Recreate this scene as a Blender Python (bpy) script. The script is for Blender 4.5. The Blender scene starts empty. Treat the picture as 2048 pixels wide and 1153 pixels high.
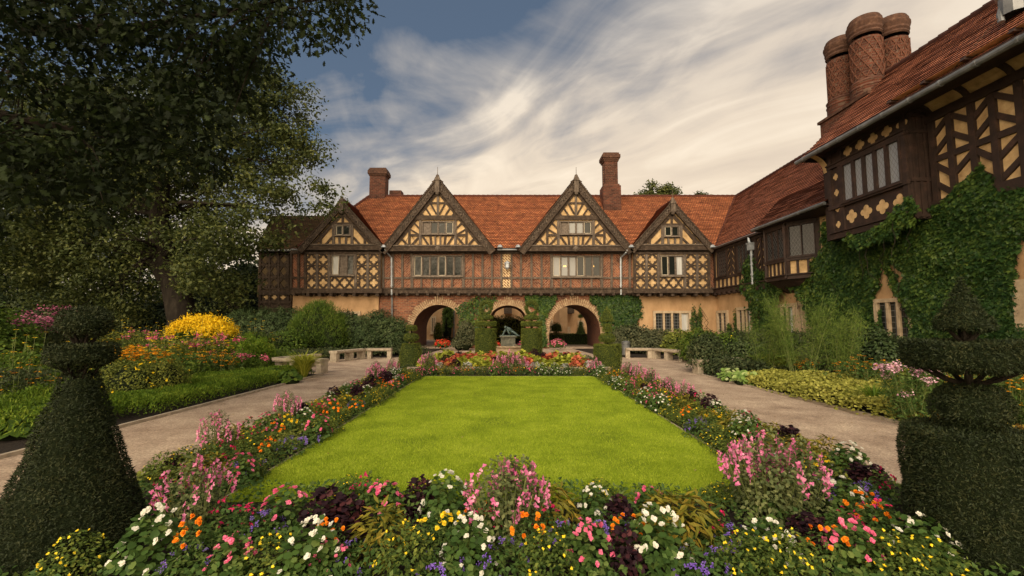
import bpy, bmesh, math, random
import numpy as np
from mathutils import Vector, Matrix
random.seed(7)
RNG = np.random.default_rng(7)
S = bpy.context.scene
COL = S.collection
R = math.radians

# ---------------------------------------------------------------- camera
F = 870.0; CX = 1018.0; CY = 576.5; HOR = 645.0; H = 1.75
PITCH = math.atan((HOR - CY) / F)
cam = bpy.data.cameras.new('camera'); co = bpy.data.objects.new('camera', cam); COL.objects.link(co)
cam.sensor_width = 36; cam.lens = 36 * F / 2048; cam.shift_x = (1024 - CX) / 2048
co.location = (0, 0, H); co.rotation_euler = (R(90) + PITCH, 0, 0)
cam.clip_start = 0.05; cam.clip_end = 3000
S.camera = co
S.view_settings.view_transform = 'Standard'; S.view_settings.look = 'None'
S.view_settings.exposure = 0.78; S.view_settings.gamma = 1
S.render.engine = 'CYCLES'
try:
    S.cycles.use_denoising = True
    S.cycles.max_bounces = 6; S.cycles.transparent_max_bounces = 8
except Exception: pass

# ---------------------------------------------------------------- node helper
def nd(nt, t, **kw):
    n = nt.nodes.new(t)
    for k, v in kw.items():
        if k.startswith('i_'):
            key = k[2:]
            key = int(key) if key.isdigit() else key.replace('_', ' ')
            n.inputs[key].default_value = v
        else: setattr(n, k, v)
    return n
def lk(nt, a, b): nt.links.new(a, b)
def ramp(nt, fac, stops, interp='LINEAR'):
    r = nt.nodes.new('ShaderNodeValToRGB'); e = r.color_ramp; e.interpolation = interp
    while len(e.elements) < len(stops): e.elements.new(0.5)
    for el, (p, c) in zip(e.elements, stops):
        el.position = p; el.color = (*c, 1) if len(c) == 3 else c
    lk(nt, fac, r.inputs[0]); return r.outputs[0]
def mixc(nt, fac, a, b, mode='MIX'):
    m = nt.nodes.new('ShaderNodeMix'); m.data_type = 'RGBA'; m.blend_type = mode; m.clamp_factor = True
    for i, v in ((0, fac), (6, a), (7, b)):
        if hasattr(v, 'is_linked') or hasattr(v, 'links'): lk(nt, v, m.inputs[i])
        else: m.inputs[i].default_value = v if i == 0 else (*v[:3], 1)
    return m.outputs[2]
def mth(nt, op, a, b=None, c=None):
    m = nt.nodes.new('ShaderNodeMath'); m.operation = op
    for i, v in enumerate((a, b, c)):
        if v is None: continue
        if hasattr(v, 'links'): lk(nt, v, m.inputs[i])
        else: m.inputs[i].default_value = v
    return m.outputs[0]

# ---------------------------------------------------------------- sky and sun
SUN_EL, SUN_AZ = 40, 194     # azimuth clockwise from +Y: behind the camera, slightly left
W = bpy.data.worlds.new('World'); S.world = W; W.use_nodes = True
nt = W.node_tree; nt.nodes.clear()
out = nd(nt, 'ShaderNodeOutputWorld')
sky = nd(nt, 'ShaderNodeTexSky', sky_type='NISHITA', sun_disc=False)
sky.sun_elevation = R(SUN_EL); sky.sun_rotation = R(SUN_AZ); sky.air_density = 1.0; sky.dust_density = 2.0
tc = nd(nt, 'ShaderNodeTexCoord')
sep = nd(nt, 'ShaderNodeSeparateXYZ'); lk(nt, tc.outputs['Generated'], sep.inputs[0])
dx, dy, dz = sep.outputs
zz = mth(nt, 'ADD', mth(nt, 'MAXIMUM', dz, 0.0), 0.16)
px_ = mth(nt, 'DIVIDE', dx, zz); py_ = mth(nt, 'DIVIDE', dy, zz)
cmb = nd(nt, 'ShaderNodeCombineXYZ'); lk(nt, px_, cmb.inputs[0]); lk(nt, py_, cmb.inputs[1])
def turned(rot, sc, loc=(0, 0, 0)):            # turn first, then stretch
    r_ = nd(nt, 'ShaderNodeMapping'); r_.inputs['Rotation'].default_value = (0, 0, R(rot)); lk(nt, cmb.outputs[0], r_.inputs[0])
    q_ = nd(nt, 'ShaderNodeMapping'); q_.inputs['Scale'].default_value = sc; q_.inputs['Location'].default_value = loc; lk(nt, r_.outputs[0], q_.inputs[0]); return q_
mp = turned(36, (0.75, 1.1, 1), (3.1, 1.4, 0)); mp2 = turned(44, (0.85, 1.75, 1), (1.3, 4.4, 0))
n1 = nd(nt, 'ShaderNodeTexNoise', i_Scale=1.5, i_Detail=10.0, i_Roughness=0.56, i_Distortion=0.9); lk(nt, mp.outputs[0], n1.inputs['Vector'])
n2 = nd(nt, 'ShaderNodeTexNoise', i_Scale=1.9, i_Detail=10.0, i_Roughness=0.52, i_Distortion=1.2); lk(nt, mp2.outputs[0], n2.inputs['Vector'])
# the cloud sheet lies low and to the right of the view; the blue gap is high on the left
m_ = mth(nt, 'SUBTRACT', dx, mth(nt, 'MULTIPLY', dz, 2.42))
m_ = mth(nt, 'ADD', m_, mth(nt, 'MULTIPLY', mth(nt, 'MAXIMUM', mth(nt, 'SUBTRACT', .12, dy), 0.0), 2.6))     # unseen cloud behind the camera, added to light the house front
cov = mth(nt, 'ADD', mth(nt, 'MULTIPLY', m_, 0.85), 0.85 * 1.2 + .5 - .65 - .42)
cov = mth(nt, 'ADD', cov, mth(nt, 'MULTIPLY', n1.outputs[0], 1.3))
cov = mth(nt, 'ADD', cov, mth(nt, 'MULTIPLY', n2.outputs[0], 0.8))
covf = ramp(nt, cov, [(0.22, (0, 0, 0)), (0.50, (.34, .34, .34)), (0.84, (.92, .92, .92)), (1.0, (1, 1, 1))])
wis = mth(nt, 'ADD', mth(nt, 'MULTIPLY', n2.outputs[0], .75), mth(nt, 'MULTIPLY', n1.outputs[0], .35))
cloudc = ramp(nt, wis, [(0.36, (.455, .395, .33)), (0.54, (.51, .445, .365)), (0.72, (.585, .52, .43))])
lowc = ramp(nt, dz, [(0.10, (1.10, 1.03, .93)), (0.62, (.88, .88, .90))]); cloudc = mixc(nt, 1.0, cloudc, lowc, 'MULTIPLY')
back = ramp(nt, mth(nt, 'SUBTRACT', mth(nt, 'MULTIPLY', dx, -.45), dy), [(.35, (1, 1, 1)), (.9, (4.6, 4.35, 3.8))]); cloudc = mixc(nt, 1.0, cloudc, back, 'MULTIPLY')  # unseen sky behind and to the left brightened as added fill
skyc = mixc(nt, 1.0, sky.outputs[0], (0.045, 0.045, 0.043), 'MULTIPLY')
skyc = mixc(nt, 0.5, skyc, (.075, .105, .15))
fin = mixc(nt, covf, skyc, cloudc)
bg = nd(nt, 'ShaderNodeBackground', i_Strength=1.0); lk(nt, fin, bg.inputs[0]); lk(nt, bg.outputs[0], out.inputs[0])
sl = bpy.data.lights.new('sun', 'SUN'); so = bpy.data.objects.new('sun', sl); COL.objects.link(so)
sl.energy = 1.5; sl.angle = R(50); sl.color = (1.0, .86, .66)
_d = Vector((math.sin(R(SUN_AZ)) * math.cos(R(SUN_EL)), math.cos(R(SUN_AZ)) * math.cos(R(SUN_EL)), math.sin(R(SUN_EL))))
so.rotation_euler = _d.to_track_quat('Z', 'Y').to_euler()

# ---------------------------------------------------------------- photo pixel -> place
def ray(px, py):
    x = (px - CX) / F; y = -(py - CY) / F
    c, s = math.cos(PITCH), math.sin(PITCH)
    return (x, c - y * s, s + y * c)
def P(px, py, Y):
    d = ray(px, py); t = Y / d[1]; return Vector((d[0] * t, Y, H + d[2] * t))
def PX(px, py, X):
    d = ray(px, py); t = X / d[0]; return Vector((X, d[1] * t, H + d[2] * t))
def G(px, py, z=0.0):
    d = ray(px, py); t = (z - H) / d[2]; return Vector((d[0] * t, d[1] * t, z))

# ---------------------------------------------------------------- object helpers
def tag(o, label=None, cat=None, group=None, kind=None):
    if label: o['label'] = label
    if cat: o['category'] = cat
    if group: o['group'] = group
    if kind: o['kind'] = kind
    return o
def empty(name, loc=(0, 0, 0), label=None, cat=None, group=None):
    o = bpy.data.objects.new(name, None); COL.objects.link(o); o.location = loc; o.empty_display_size = .2
    return tag(o, label, cat, group)
def link(name, me, parent=None, mats=None, world=True):
    o = bpy.data.objects.new(name, me); COL.objects.link(o)
    if mats is not None:
        for m in (mats if isinstance(mats, (list, tuple)) else [mats]): me.materials.append(m)
    if parent is not None:
        o.parent = parent
        if world:
            L = Vector((0, 0, 0)); p = parent
            while p is not None: L += p.location; p = p.parent
            o.location = -L
    return o
class MB:
    def __init__(s): s.v = []; s.f = []; s.uv = []
    def face(s, pts, uv=None):
        i = len(s.v); s.v += [tuple(p) for p in pts]; s.f.append(tuple(range(i, i + len(pts))))
        s.uv += (uv if uv else [(0, 0)] * len(pts))
    def hexa(s, c):    # 8 corners: bottom 0-3 ccw, top 4-7
        for q in ((3, 2, 1, 0), (4, 5, 6, 7), (0, 1, 5, 4), (1, 2, 6, 5), (2, 3, 7, 6), (3, 0, 4, 7)):
            s.face([c[k] for k in q])
    def box(s, x0, x1, y0, y1, z0, z1):
        s.hexa([(x0, y0, z0), (x1, y0, z0), (x1, y1, z0), (x0, y1, z0), (x0, y0, z1), (x1, y0, z1), (x1, y1, z1), (x0, y1, z1)])
    def beam(s, A, B, w, t, n, back=0.02, lift=0.0):
        A = Vector(A); B = Vector(B); n = Vector(n).normalized(); d = (B - A)
        if d.length < 1e-5: return
        d.normalize(); u = n.cross(d).normalized() * (w / 2)
        a = n * (-back); b = n * (t + lift)
        s.hexa([A - u + a, B - u + a, B + u + a, A + u + a, A - u + b, B - u + b, B + u + b, A + u + b])
    def tube(s, pts, rad, seg=8, cap=True):
        rings = []
        for i, p in enumerate(pts):
            p = Vector(p)
            d = (Vector(pts[min(i + 1, len(pts) - 1)]) - Vector(pts[max(i - 1, 0)])).normalized()
            a = Vector((0, 0, 1)) if abs(d.z) < .9 else Vector((1, 0, 0))
            u = d.cross(a).normalized(); w = d.cross(u)
            r = rad[i] if isinstance(rad, (list, tuple)) else rad
            rings.append([p + u * (r * math.cos(2 * math.pi * k / seg)) + w * (r * math.sin(2 * math.pi * k / seg)) for k in range(seg)])
        b = len(s.v)
        for rg in rings: s.v += [tuple(p) for p in rg]
        for i in range(len(rings) - 1):
            for k in range(seg):
                k2 = (k + 1) % seg
                s.f.append((b + i * seg + k, b + i * seg + k2, b + (i + 1) * seg + k2, b + (i + 1) * seg + k)); s.uv += [(0, 0)] * 4
        if cap:
            s.f.append(tuple(b + k for k in range(seg))[::-1]); s.uv += [(0, 0)] * seg
            s.f.append(tuple(b + (len(rings) - 1) * seg + k for k in range(seg))); s.uv += [(0, 0)] * seg
    def lathe(s, prof, c=(0, 0, 0), seg=24, sx=1, sy=1):
        b = len(s.v)
        for r, z in prof:
            for k in range(seg):
                a = 2 * math.pi * k / seg
                s.v.append((c[0] + r * sx * math.cos(a), c[1] + r * sy * math.sin(a), c[2] + z))
        for i in range(len(prof) - 1):
            for k in range(seg):
                k2 = (k + 1) % seg
                s.f.append((b + i * seg + k, b + i * seg + k2, b + (i + 1) * seg + k2, b + (i + 1) * seg + k))
                s.uv += [(k / seg * 6.28 * .5, prof[i][1]), ((k + 1) / seg * 3.14, prof[i][1]), ((k + 1) / seg * 3.14, prof[i + 1][1]), (k / seg * 3.14, prof[i + 1][1])]
    def mesh(s, name, smooth=False):
        me = bpy.data.meshes.new(name); me.from_pydata(s.v, [], s.f)
        ul = me.uv_layers.new(name='UVMap'); ul.data.foreach_set('uv', np.array(s.uv, dtype=np.float32).ravel())
        if smooth: me.polygons.foreach_set('use_smooth', [True] * len(me.polygons))
        me.update(); return me
    def build(s, name, mat, parent=None, smooth=False, world=True):
        return link(name, s.mesh(name, smooth), parent, mat, world)

def batch_mesh(name, V, Fc):          # V (N,k,3); Fc: list of faces (tuples of indices < k)
    N, k, _ = V.shape
    me = bpy.data.meshes.new(name)
    me.vertices.add(N * k); me.vertices.foreach_set('co', np.ascontiguousarray(V, dtype=np.float32).ravel())
    sizes = np.array([len(f) for f in Fc]); flat = np.concatenate([np.array(f) for f in Fc])
    loops = (flat[None, :] + (np.arange(N) * k)[:, None]).ravel()
    tot = np.tile(sizes, N); st = np.concatenate([[0], np.cumsum(tot)[:-1]])
    me.loops.add(len(loops)); me.loops.foreach_set('vertex_index', loops.astype(np.int32))
    me.polygons.add(len(tot)); me.polygons.foreach_set('loop_start', st.astype(np.int32))
    try: me.polygons.foreach_set('loop_total', tot.astype(np.int32))
    except Exception: pass
    me.update(calc_edges=True); return me
# leaf templates: x along the leaf, y across, z normal
T_LEAF = (np.array([(0, 0, 0), (.45, -.28, .05), (1, 0, -.08), (.45, .28, .05)], float), [(0, 1, 2, 3)])
T_LONG = (np.array([(0, 0, 0), (.4, -.13, .04), (1, 0, -.12), (.4, .13, .04)], float), [(0, 1, 2, 3)])
T_ROUND = (np.array([(0, 0, 0), (.25, -.38, .04), (.7, -.4, .02), (1, 0, -.06), (.7, .4, .02), (.25, .38, .04)], float), [(0, 1, 2, 3), (0, 3, 4, 5)])
T_OAK = (np.array([(0, 0, 0), (.15, -.07, 0), (.25, -.2, .02), (.33, -.1, 0), (.45, -.32, .03), (.55, -.13, 0), (.7, -.3, .02), (.8, -.12, 0), (1, 0, -.05),
                   (.8, .12, 0), (.7, .3, .02), (.55, .13, 0), (.45, .32, .03), (.33, .1, 0), (.25, .2, .02), (.15, .07, 0)], float),
         [(0, 1, 2, 3, 13, 14, 15), (3, 4, 5, 11, 12, 13), (5, 6, 7, 9, 10, 11), (7, 8, 9)])
T_IVY = (np.array([(.1, 0, 0), (0, -.35, .02), (.35, -.25, 0), (.5, -.5, .04), (.62, -.2, 0), (1, 0, -.08), (.62, .2, 0), (.5, .5, .04), (.35, .25, 0), (0, .35, .02)], float),
         [(0, 1, 2, 8, 9), (2, 3, 4, 6, 7, 8), (4, 5, 6)])
T_BLADE = (np.array([(0, -.5, 0), (0, .5, 0), (.55, .35, .06), (1, 0, .25), (.55, -.35, .06)], float), [(0, 1, 2, 4), (4, 2, 3)])
T_NEEDLE = (np.array([(0, -.07, 0), (0, .07, 0), (1, 0, .05)], float), [(0, 1, 2)])

def norm(a): return a / np.maximum(np.linalg.norm(a, axis=-1, keepdims=True), 1e-9)
def leaves(pts, nrm, size, tmpl, axis=None, tilt=.6, rng=RNG, width=1.0):
    """leaf faces at pts, facing roughly nrm (N,3), pointing to axis or any way; returns (V, faces)"""
    pts = np.asarray(pts, float); N = len(pts)
    n = norm(np.asarray(nrm, float) + rng.normal(0, tilt, (N, 3)))
    a = rng.normal(0, 1, (N, 3)) if axis is None else np.asarray(axis, float) + rng.normal(0, .35, (N, 3))
    a = norm(a - n * np.sum(a * n, 1, keepdims=True)); b = np.cross(n, a)
    sz = np.broadcast_to(np.asarray(size, float), (N,)) * rng.uniform(.7, 1.25, N)
    t, fc = tmpl
    V = pts[:, None, :] + sz[:, None, None] * (a[:, None, :] * t[None, :, 0:1] + b[:, None, :] * t[None, :, 1:2] * width + n[:, None, :] * t[None, :, 2:3])
    return V, fc
def leaf_obj(name, pts, nrm, size, tmpl, mat, parent=None, world=True, **kw):
    V, fc = leaves(pts, nrm, size, tmpl, **kw)
    return link(name, batch_mesh(name, V, fc), parent, mat, world)
def join_mesh(name, parts):           # parts: list of (V, fc)
    mes = []; vs = []; ls = []; ts = []; off = 0
    for V, fc in parts:
        N, k, _ = V.shape
        if N == 0: continue
        vs.append(V.reshape(-1, 3)); flat = np.concatenate([np.array(f) for f in fc]); sizes = np.array([len(f) for f in fc])
        ls.append(((flat[None, :] + (np.arange(N) * k)[:, None]).ravel()) + off); ts.append(np.tile(sizes, N)); off += N * k
    v = np.concatenate(vs); l = np.concatenate(ls); t = np.concatenate(ts); st = np.concatenate([[0], np.cumsum(t)[:-1]])
    me = bpy.data.meshes.new(name); me.vertices.add(len(v)); me.vertices.foreach_set('co', v.astype(np.float32).ravel())
    me.loops.add(len(l)); me.loops.foreach_set('vertex_index', l.astype(np.int32))
    me.polygons.add(len(t)); me.polygons.foreach_set('loop_start', st.astype(np.int32))
    try: me.polygons.foreach_set('loop_total', t.astype(np.int32))
    except Exception: pass
    me.update(calc_edges=True); return me
def sample(mb, n, rng=RNG):           # area-weighted points and normals over an MB's faces
    tri = []
    for f in mb.f:
        for k in range(1, len(f) - 1): tri.append((f[0], f[k], f[k + 1]))
    v = np.array(mb.v, float); t = np.array(tri); a, b, c = v[t[:, 0]], v[t[:, 1]], v[t[:, 2]]
    cr = np.cross(b - a, c - a); ar = np.linalg.norm(cr, axis=1); i = rng.choice(len(t), n, p=ar / ar.sum())
    r1 = np.sqrt(rng.random(n))[:, None]; r2 = rng.random(n)[:, None]
    return a[i] * (1 - r1) + b[i] * r1 * (1 - r2) + c[i] * r1 * r2, norm(cr[i])

# ---------------------------------------------------------------- materials
def newmat(name):
    m = bpy.data.materials.new(name); m.use_nodes = True; m.node_tree.nodes.clear()
    o = nd(m.node_tree, 'ShaderNodeOutputMaterial'); return m, m.node_tree, o
def leafmat(name, c1, c2, c3=None, trans=.25, rough=.55, nscale=.6):
    m, nt, o = newmat(name)
    g = nd(nt, 'ShaderNodeNewGeometry'); tcn = nd(nt, 'ShaderNodeNewGeometry')
    nz = nd(nt, 'ShaderNodeTexNoise', i_Scale=nscale, i_Detail=5.0, i_Roughness=.6); lk(nt, g.outputs['Position'], nz.inputs['Vector'])
    f = mth(nt, 'ADD', mth(nt, 'MULTIPLY', g.outputs['Random Per Island'], .62), mth(nt, 'MULTIPLY', mth(nt, 'SUBTRACT', nz.outputs[0], .5), 1.1)); f = mth(nt, 'ADD', f, .26)
    st = [(0.1, c1), (0.6, c2), (0.98, c3 or c2)]
    c = ramp(nt, f, st)
    b = nd(nt, 'ShaderNodeBsdfPrincipled', i_Roughness=rough); b.inputs['Specular IOR Level'].default_value = .15
    lk(nt, c, b.inputs['Base Color'])
    t = nd(nt, 'ShaderNodeBsdfTranslucent'); lk(nt, c, t.inputs[0])
    mx = nd(nt, 'ShaderNodeMixShader', i_0=trans); lk(nt, b.outputs[0], mx.inputs[1]); lk(nt, t.outputs[0], mx.inputs[2])
    lk(nt, mx.outputs[0], o.inputs[0]); return m
def noisemat(name, c1, c2, scale=4, rough=.85, detail=6, bump=.2, bscale=None, c3=None, spec=.3, stretch=(1, 1, 1), metal=0, bdist=.02):
    m, nt, o = newmat(name)
    g = nd(nt, 'ShaderNodeNewGeometry'); mpn = nd(nt, 'ShaderNodeMapping'); mpn.inputs['Scale'].default_value = stretch
    lk(nt, g.outputs['Position'], mpn.inputs[0])
    nz = nd(nt, 'ShaderNodeTexNoise', i_Scale=scale, i_Detail=detail, i_Roughness=.65); lk(nt, mpn.outputs[0], nz.inputs['Vector'])
    c = ramp(nt, nz.outputs[0], [(.3, c1), (.55, c2), (.75, c3 or c2)])
    b = nd(nt, 'ShaderNodeBsdfPrincipled', i_Roughness=rough, i_Metallic=metal); b.inputs['Specular IOR Level'].default_value = spec
    lk(nt, c, b.inputs['Base Color'])
    if bump:
        n2 = nd(nt, 'ShaderNodeTexNoise', i_Scale=bscale or scale * 5, i_Detail=5.0, i_Roughness=.7); lk(nt, mpn.outputs[0], n2.inputs['Vector'])
        bp = nd(nt, 'ShaderNodeBump', i_Strength=bump, i_Distance=bdist); lk(nt, n2.outputs[0], bp.inputs['Height']); lk(nt, bp.outputs[0], b.inputs['Normal'])
    lk(nt, b.outputs[0], o.inputs[0]); return m
def vecXZ(nt, ax):
    g = nd(nt, 'ShaderNodeNewGeometry'); s = nd(nt, 'ShaderNodeSeparateXYZ'); lk(nt, g.outputs['Position'], s.inputs[0])
    c = nd(nt, 'ShaderNodeCombineXYZ')
    if ax == 'X': lk(nt, s.outputs[0], c.inputs[0])
    elif ax == 'Y': lk(nt, s.outputs[1], c.inputs[0])
    else: lk(nt, mth(nt, 'ADD', s.outputs[0], s.outputs[1]), c.inputs[0])
    lk(nt, s.outputs[2], c.inputs[1]); return c.outputs[0]
def brickmat(name, ax, c1, c2, mortar, bw=.24, bh=.075, rot=0, ms=.012, dark=None, uv=False, rough=.85, nz_amt=.5, bumpd=.01):
    m, nt, o = newmat(name)
    if uv: v = nd(nt, 'ShaderNodeTexCoord').outputs['UV']
    else: v = vecXZ(nt, ax)
    g = nd(nt, 'ShaderNodeNewGeometry')
    if rot:
        mpn = nd(nt, 'ShaderNodeMapping'); mpn.inputs['Rotation'].default_value = (0, 0, R(rot)); lk(nt, v, mpn.inputs[0]); v = mpn.outputs[0]
    br = nd(nt, 'ShaderNodeTexBrick', i_Scale=1.0); br.inputs['Brick Width'].default_value = bw; br.inputs['Row Height'].default_value = bh
    br.inputs['Mortar Size'].default_value = ms; br.inputs['Mortar Smooth'].default_value = .2; br.inputs['Bias'].default_value = 0
    br.inputs['Color1'].default_value = (*c1, 1); br.inputs['Color2'].default_value = (*c2, 1); br.inputs['Mortar'].default_value = (*mortar, 1)
    lk(nt, v, br.inputs['Vector'])
    nz = nd(nt, 'ShaderNodeTexNoise', i_Scale=1.7, i_Detail=7.0, i_Roughness=.7); lk(nt, g.outputs['Position'], nz.inputs['Vector'])
    lo = ramp(nt, nz.outputs[0], [(.3, (.45, .42, .40)), (.5, (.95, .95, .95)), (.72, (1.35, 1.25, 1.15))])
    c = mixc(nt, nz_amt, br.outputs[0], lo, 'MULTIPLY')
    n5 = nd(nt, 'ShaderNodeTexNoise', i_Scale=9.0, i_Detail=3.0); lk(nt, g.outputs['Position'], n5.inputs['Vector'])
    c = mixc(nt, ramp(nt, n5.outputs[0], [(.56, (0, 0, 0)), (.72, (.55, .55, .55))]), c, dark or tuple(x * .35 for x in c1))
    b = nd(nt, 'ShaderNodeBsdfPrincipled', i_Roughness=rough); b.inputs['Specular IOR Level'].default_value = .25
    lk(nt, c, b.inputs['Base Color'])
    bp = nd(nt, 'ShaderNodeBump', i_Strength=.7, i_Distance=bumpd); bp.invert = True; lk(nt, br.outputs['Fac'], bp.inputs['Height']); lk(nt, bp.outputs[0], b.inputs['Normal'])
    lk(nt, b.outputs[0], o.inputs[0]); return m
def glassmat(name, base, lat=0, lw=.07, rough=.06):
    m, nt, o = newmat(name)
    b = nd(nt, 'ShaderNodeBsdfPrincipled', i_Roughness=rough); b.inputs['Base Color'].default_value = (*base, 1); b.inputs['Specular IOR Level'].default_value = .38
    g = nd(nt, 'ShaderNodeNewGeometry')
    nz = nd(nt, 'ShaderNodeTexNoise', i_Scale=3.0, i_Detail=2.0); lk(nt, g.outputs['Position'], nz.inputs['Vector'])
    bp = nd(nt, 'ShaderNodeBump', i_Strength=.25, i_Distance=.05); lk(nt, nz.outputs[0], bp.inputs['Height']); lk(nt, bp.outputs[0], b.inputs['Normal'])
    if lat:
        tcc = nd(nt, 'ShaderNodeTexCoord'); s = nd(nt, 'ShaderNodeSeparateXYZ'); lk(nt, tcc.outputs['UV'], s.inputs[0])
        if lat == 1:
            a1 = mth(nt, 'ADD', mth(nt, 'MULTIPLY', s.outputs[0], 1.7), s.outputs[1]); a2 = mth(nt, 'SUBTRACT', mth(nt, 'MULTIPLY', s.outputs[0], 1.7), s.outputs[1]); k = 4.2
        else:
            a1, a2, k = s.outputs[0], s.outputs[1], 5.0
        f1 = mth(nt, 'ABSOLUTE', mth(nt, 'SUBTRACT', mth(nt, 'FRACT', mth(nt, 'MULTIPLY', a1, k)), .5))
        f2 = mth(nt, 'ABSOLUTE', mth(nt, 'SUBTRACT', mth(nt, 'FRACT', mth(nt, 'MULTIPLY', a2, k)), .5))
        f = mth(nt, 'GREATER_THAN', mth(nt, 'MAXIMUM', f1, f2), .5 - lw)
        lead = nd(nt, 'ShaderNodeBsdfPrincipled', i_Roughness=.6); lead.inputs['Base Color'].default_value = (.09, .09, .09, 1)
        mx = nd(nt, 'ShaderNodeMixShader'); lk(nt, f, mx.inputs[0]); lk(nt, b.outputs[0], mx.inputs[1]); lk(nt, lead.outputs[0], mx.inputs[2])
        lk(nt, mx.outputs[0], o.inputs[0])
    else: lk(nt, b.outputs[0], o.inputs[0])
    return m
def emitmat(name, c, s):
    m, nt, o = newmat(name); e = nd(nt, 'ShaderNodeEmission', i_Strength=s); e.inputs[0].default_value = (*c, 1); lk(nt, e.outputs[0], o.inputs[0]); return m
M = {}
M['plaster'] = noisemat('plaster', (.30, .185, .095), (.42, .265, .14), 1.6, .92, 8, .35, 40, c3=(.49, .32, .175), stretch=(1, 1, .6))
M['panel'] = noisemat('panel_plaster', (.27, .17, .08), (.50, .34, .17), 2.6, .9, 10, .3, 30, c3=(.66, .49, .28))
M['wood'] = noisemat('old_oak', (.022, .015, .011), (.058, .040, .028), 5, .85, 8, .8, 22, c3=(.14, .105, .078), stretch=(1, 1, 1), spec=.25)
M['wood_red'] = noisemat('tarred_oak', (.016, .010, .008), (.034, .019, .014), 3, .65, 6, .5, 18, c3=(.07, .036, .026), spec=.35)
M['wood_pale'] = noisemat('weathered_oak', (.045, .034, .027), (.11, .085, .065), 7, .85, 9, .9, 25, c3=(.22, .175, .135), stretch=(1, 1, .35))
M['brick'] = brickmat('brick_wall', 'X', (.12, .040, .026), (.28, .10, .05), (.21, .14, .09), .30, .11, ms=.018, nz_amt=.9)
M['brick_y'] = brickmat('brick_wall_side', 'S', (.23, .06, .032), (.33, .10, .045), (.17, .11, .08), .26, .08, ms=.012)
M['herring'] = brickmat('herringbone_brick', 'X', (.11, .038, .024), (.27, .10, .05), (.25, .165, .11), .30, .12, rot=45, ms=.016, nz_amt=.8)
M['herring2'] = brickmat('herringbone_brick_other_way', 'X', (.10, .035, .023), (.25, .092, .046), (.25, .165, .11), .30, .12, rot=-45, ms=.016, nz_amt=.8)
M['herring_pale'] = brickmat('pale_jointed_brick', 'X', (.16, .07, .04), (.26, .12, .06), (.62, .47, .27), .3, .13, rot=45, ms=.035)
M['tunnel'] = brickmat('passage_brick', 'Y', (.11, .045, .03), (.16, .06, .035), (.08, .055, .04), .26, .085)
M['chim'] = brickmat('chimney_brick', 'S', (.050, .016, .010), (.115, .036, .020), (.10, .06, .042), .30, .11, ms=.018, nz_amt=.95)
M['chimlat'] = noisemat('lattice_brick', (.06, .024, .015), (.115, .045, .026), 6, .9, 5, .4, 30)
M['chimcap'] = noisemat('moulded_brick', (.035, .018, .012), (.075, .036, .023), 6, .9, 6, .5, 30, c3=(.14, .08, .052))
M['tile'] = brickmat('roof_tile', 'X', (.30, .095, .042), (.54, .205, .085), (.07, .022, .014), .17, .165, ms=.020, uv=True, dark=(.12, .045, .025), nz_amt=.75, rough=.8)  # dark course lines put the shadow under tile edges into the colour
M['tile_old'] = brickmat('roof_tile_worn', 'X', (.33, .11, .06), (.56, .21, .11), (.05, .02, .016), .17, .165, ms=.020, uv=True, dark=(.09, .04, .028), nz_amt=.75, rough=.62)  # same painted edge shadow along the courses
M['tile_moss_shade'] = brickmat('roof_tile_mossy_shaded', 'X', (.09, .055, .025), (.15, .085, .035), (.03, .02, .014), .17, .165, ms=.018, uv=True, dark=(.05, .055, .02), nz_amt=.8)  # mossy green; tree shade also put into the dark base colour
M['stone'] = noisemat('sandstone', (.30, .22, .14), (.42, .32, .21), 6, .9, 7, .4, 40, c3=(.5, .4, .28))
M['vouss'] = noisemat('arch_stone', (.16, .10, .06), (.36, .25, .145), 9, .9, 6, .5, 40, c3=(.60, .48, .33))
M['bench'] = noisemat('bench_stone', (.22, .18, .13), (.36, .30, .225), 7, .85, 7, .4, 60, c3=(.46, .39, .29))
M['lead'] = noisemat('zinc', (.10, .105, .11), (.17, .175, .18), 3, .45, 5, .1, 30, c3=(.24, .25, .26), spec=.6, metal=.4)
M['leadlight'] = noisemat('galvanised_zinc', (.24, .26, .28), (.36, .39, .42), 3, .45, 5, .1, 30, spec=.6, metal=.3)
M['pedestal'] = noisemat('mossy_pedestal_stone', (.06, .06, .045), (.13, .13, .10), 7, .9, 6, .4, 40, c3=(.24, .22, .17))
M['bronze'] = noisemat('verdigris_bronze', (.02, .035, .03), (.06, .095, .085), 9, .5, 6, .2, 40, c3=(.17, .24, .21), spec=.6, metal=.3)
M['glass'] = glassmat('window_glass', (.012, .014, .012))
M['glass_lat'] = glassmat('leaded_glass', (.015, .015, .015), 1)
M['glass_grid'] = glassmat('small_paned_glass', (.02, .022, .02), 2)
M['painted_sky'] = glassmat('pale_glass', (.24, .24, .23), 0, rough=.2)  # sky reflection painted into the pale base colour
M['painted_sky_lat'] = glassmat('pale_leaded_glass', (.22, .23, .26), 1, .05, rough=.15)  # same sky paleness in the base colour, under a lead lattice
M['curtain'] = noisemat('curtain', (.30, .30, .29), (.48, .48, .46), 5, .9, 3, .4, 12, stretch=(6, 6, .2))
M['framew'] = noisemat('window_wood', (.06, .045, .035), (.14, .11, .085), 8, .7, 6, .3, 40, c3=(.24, .2, .16))
M['framelight'] = noisemat('pale_window_frame', (.34, .29, .21), (.46, .40, .30), 8, .7, 4, .2, 40)
M['lampglow'] = emitmat('lamp_glow', (1, .55, .14), 2.2)
M['soil'] = noisemat('soil', (.010, .007, .005), (.028, .019, .013), 14, .95, 8, 1.0, 40, c3=(.05, .035, .023), bdist=.04)
M['yewgreen'] = noisemat('far_yew_inner', (.016, .026, .008), (.035, .05, .014), 9, .9, 4, .6, 40, spec=.1)
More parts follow.
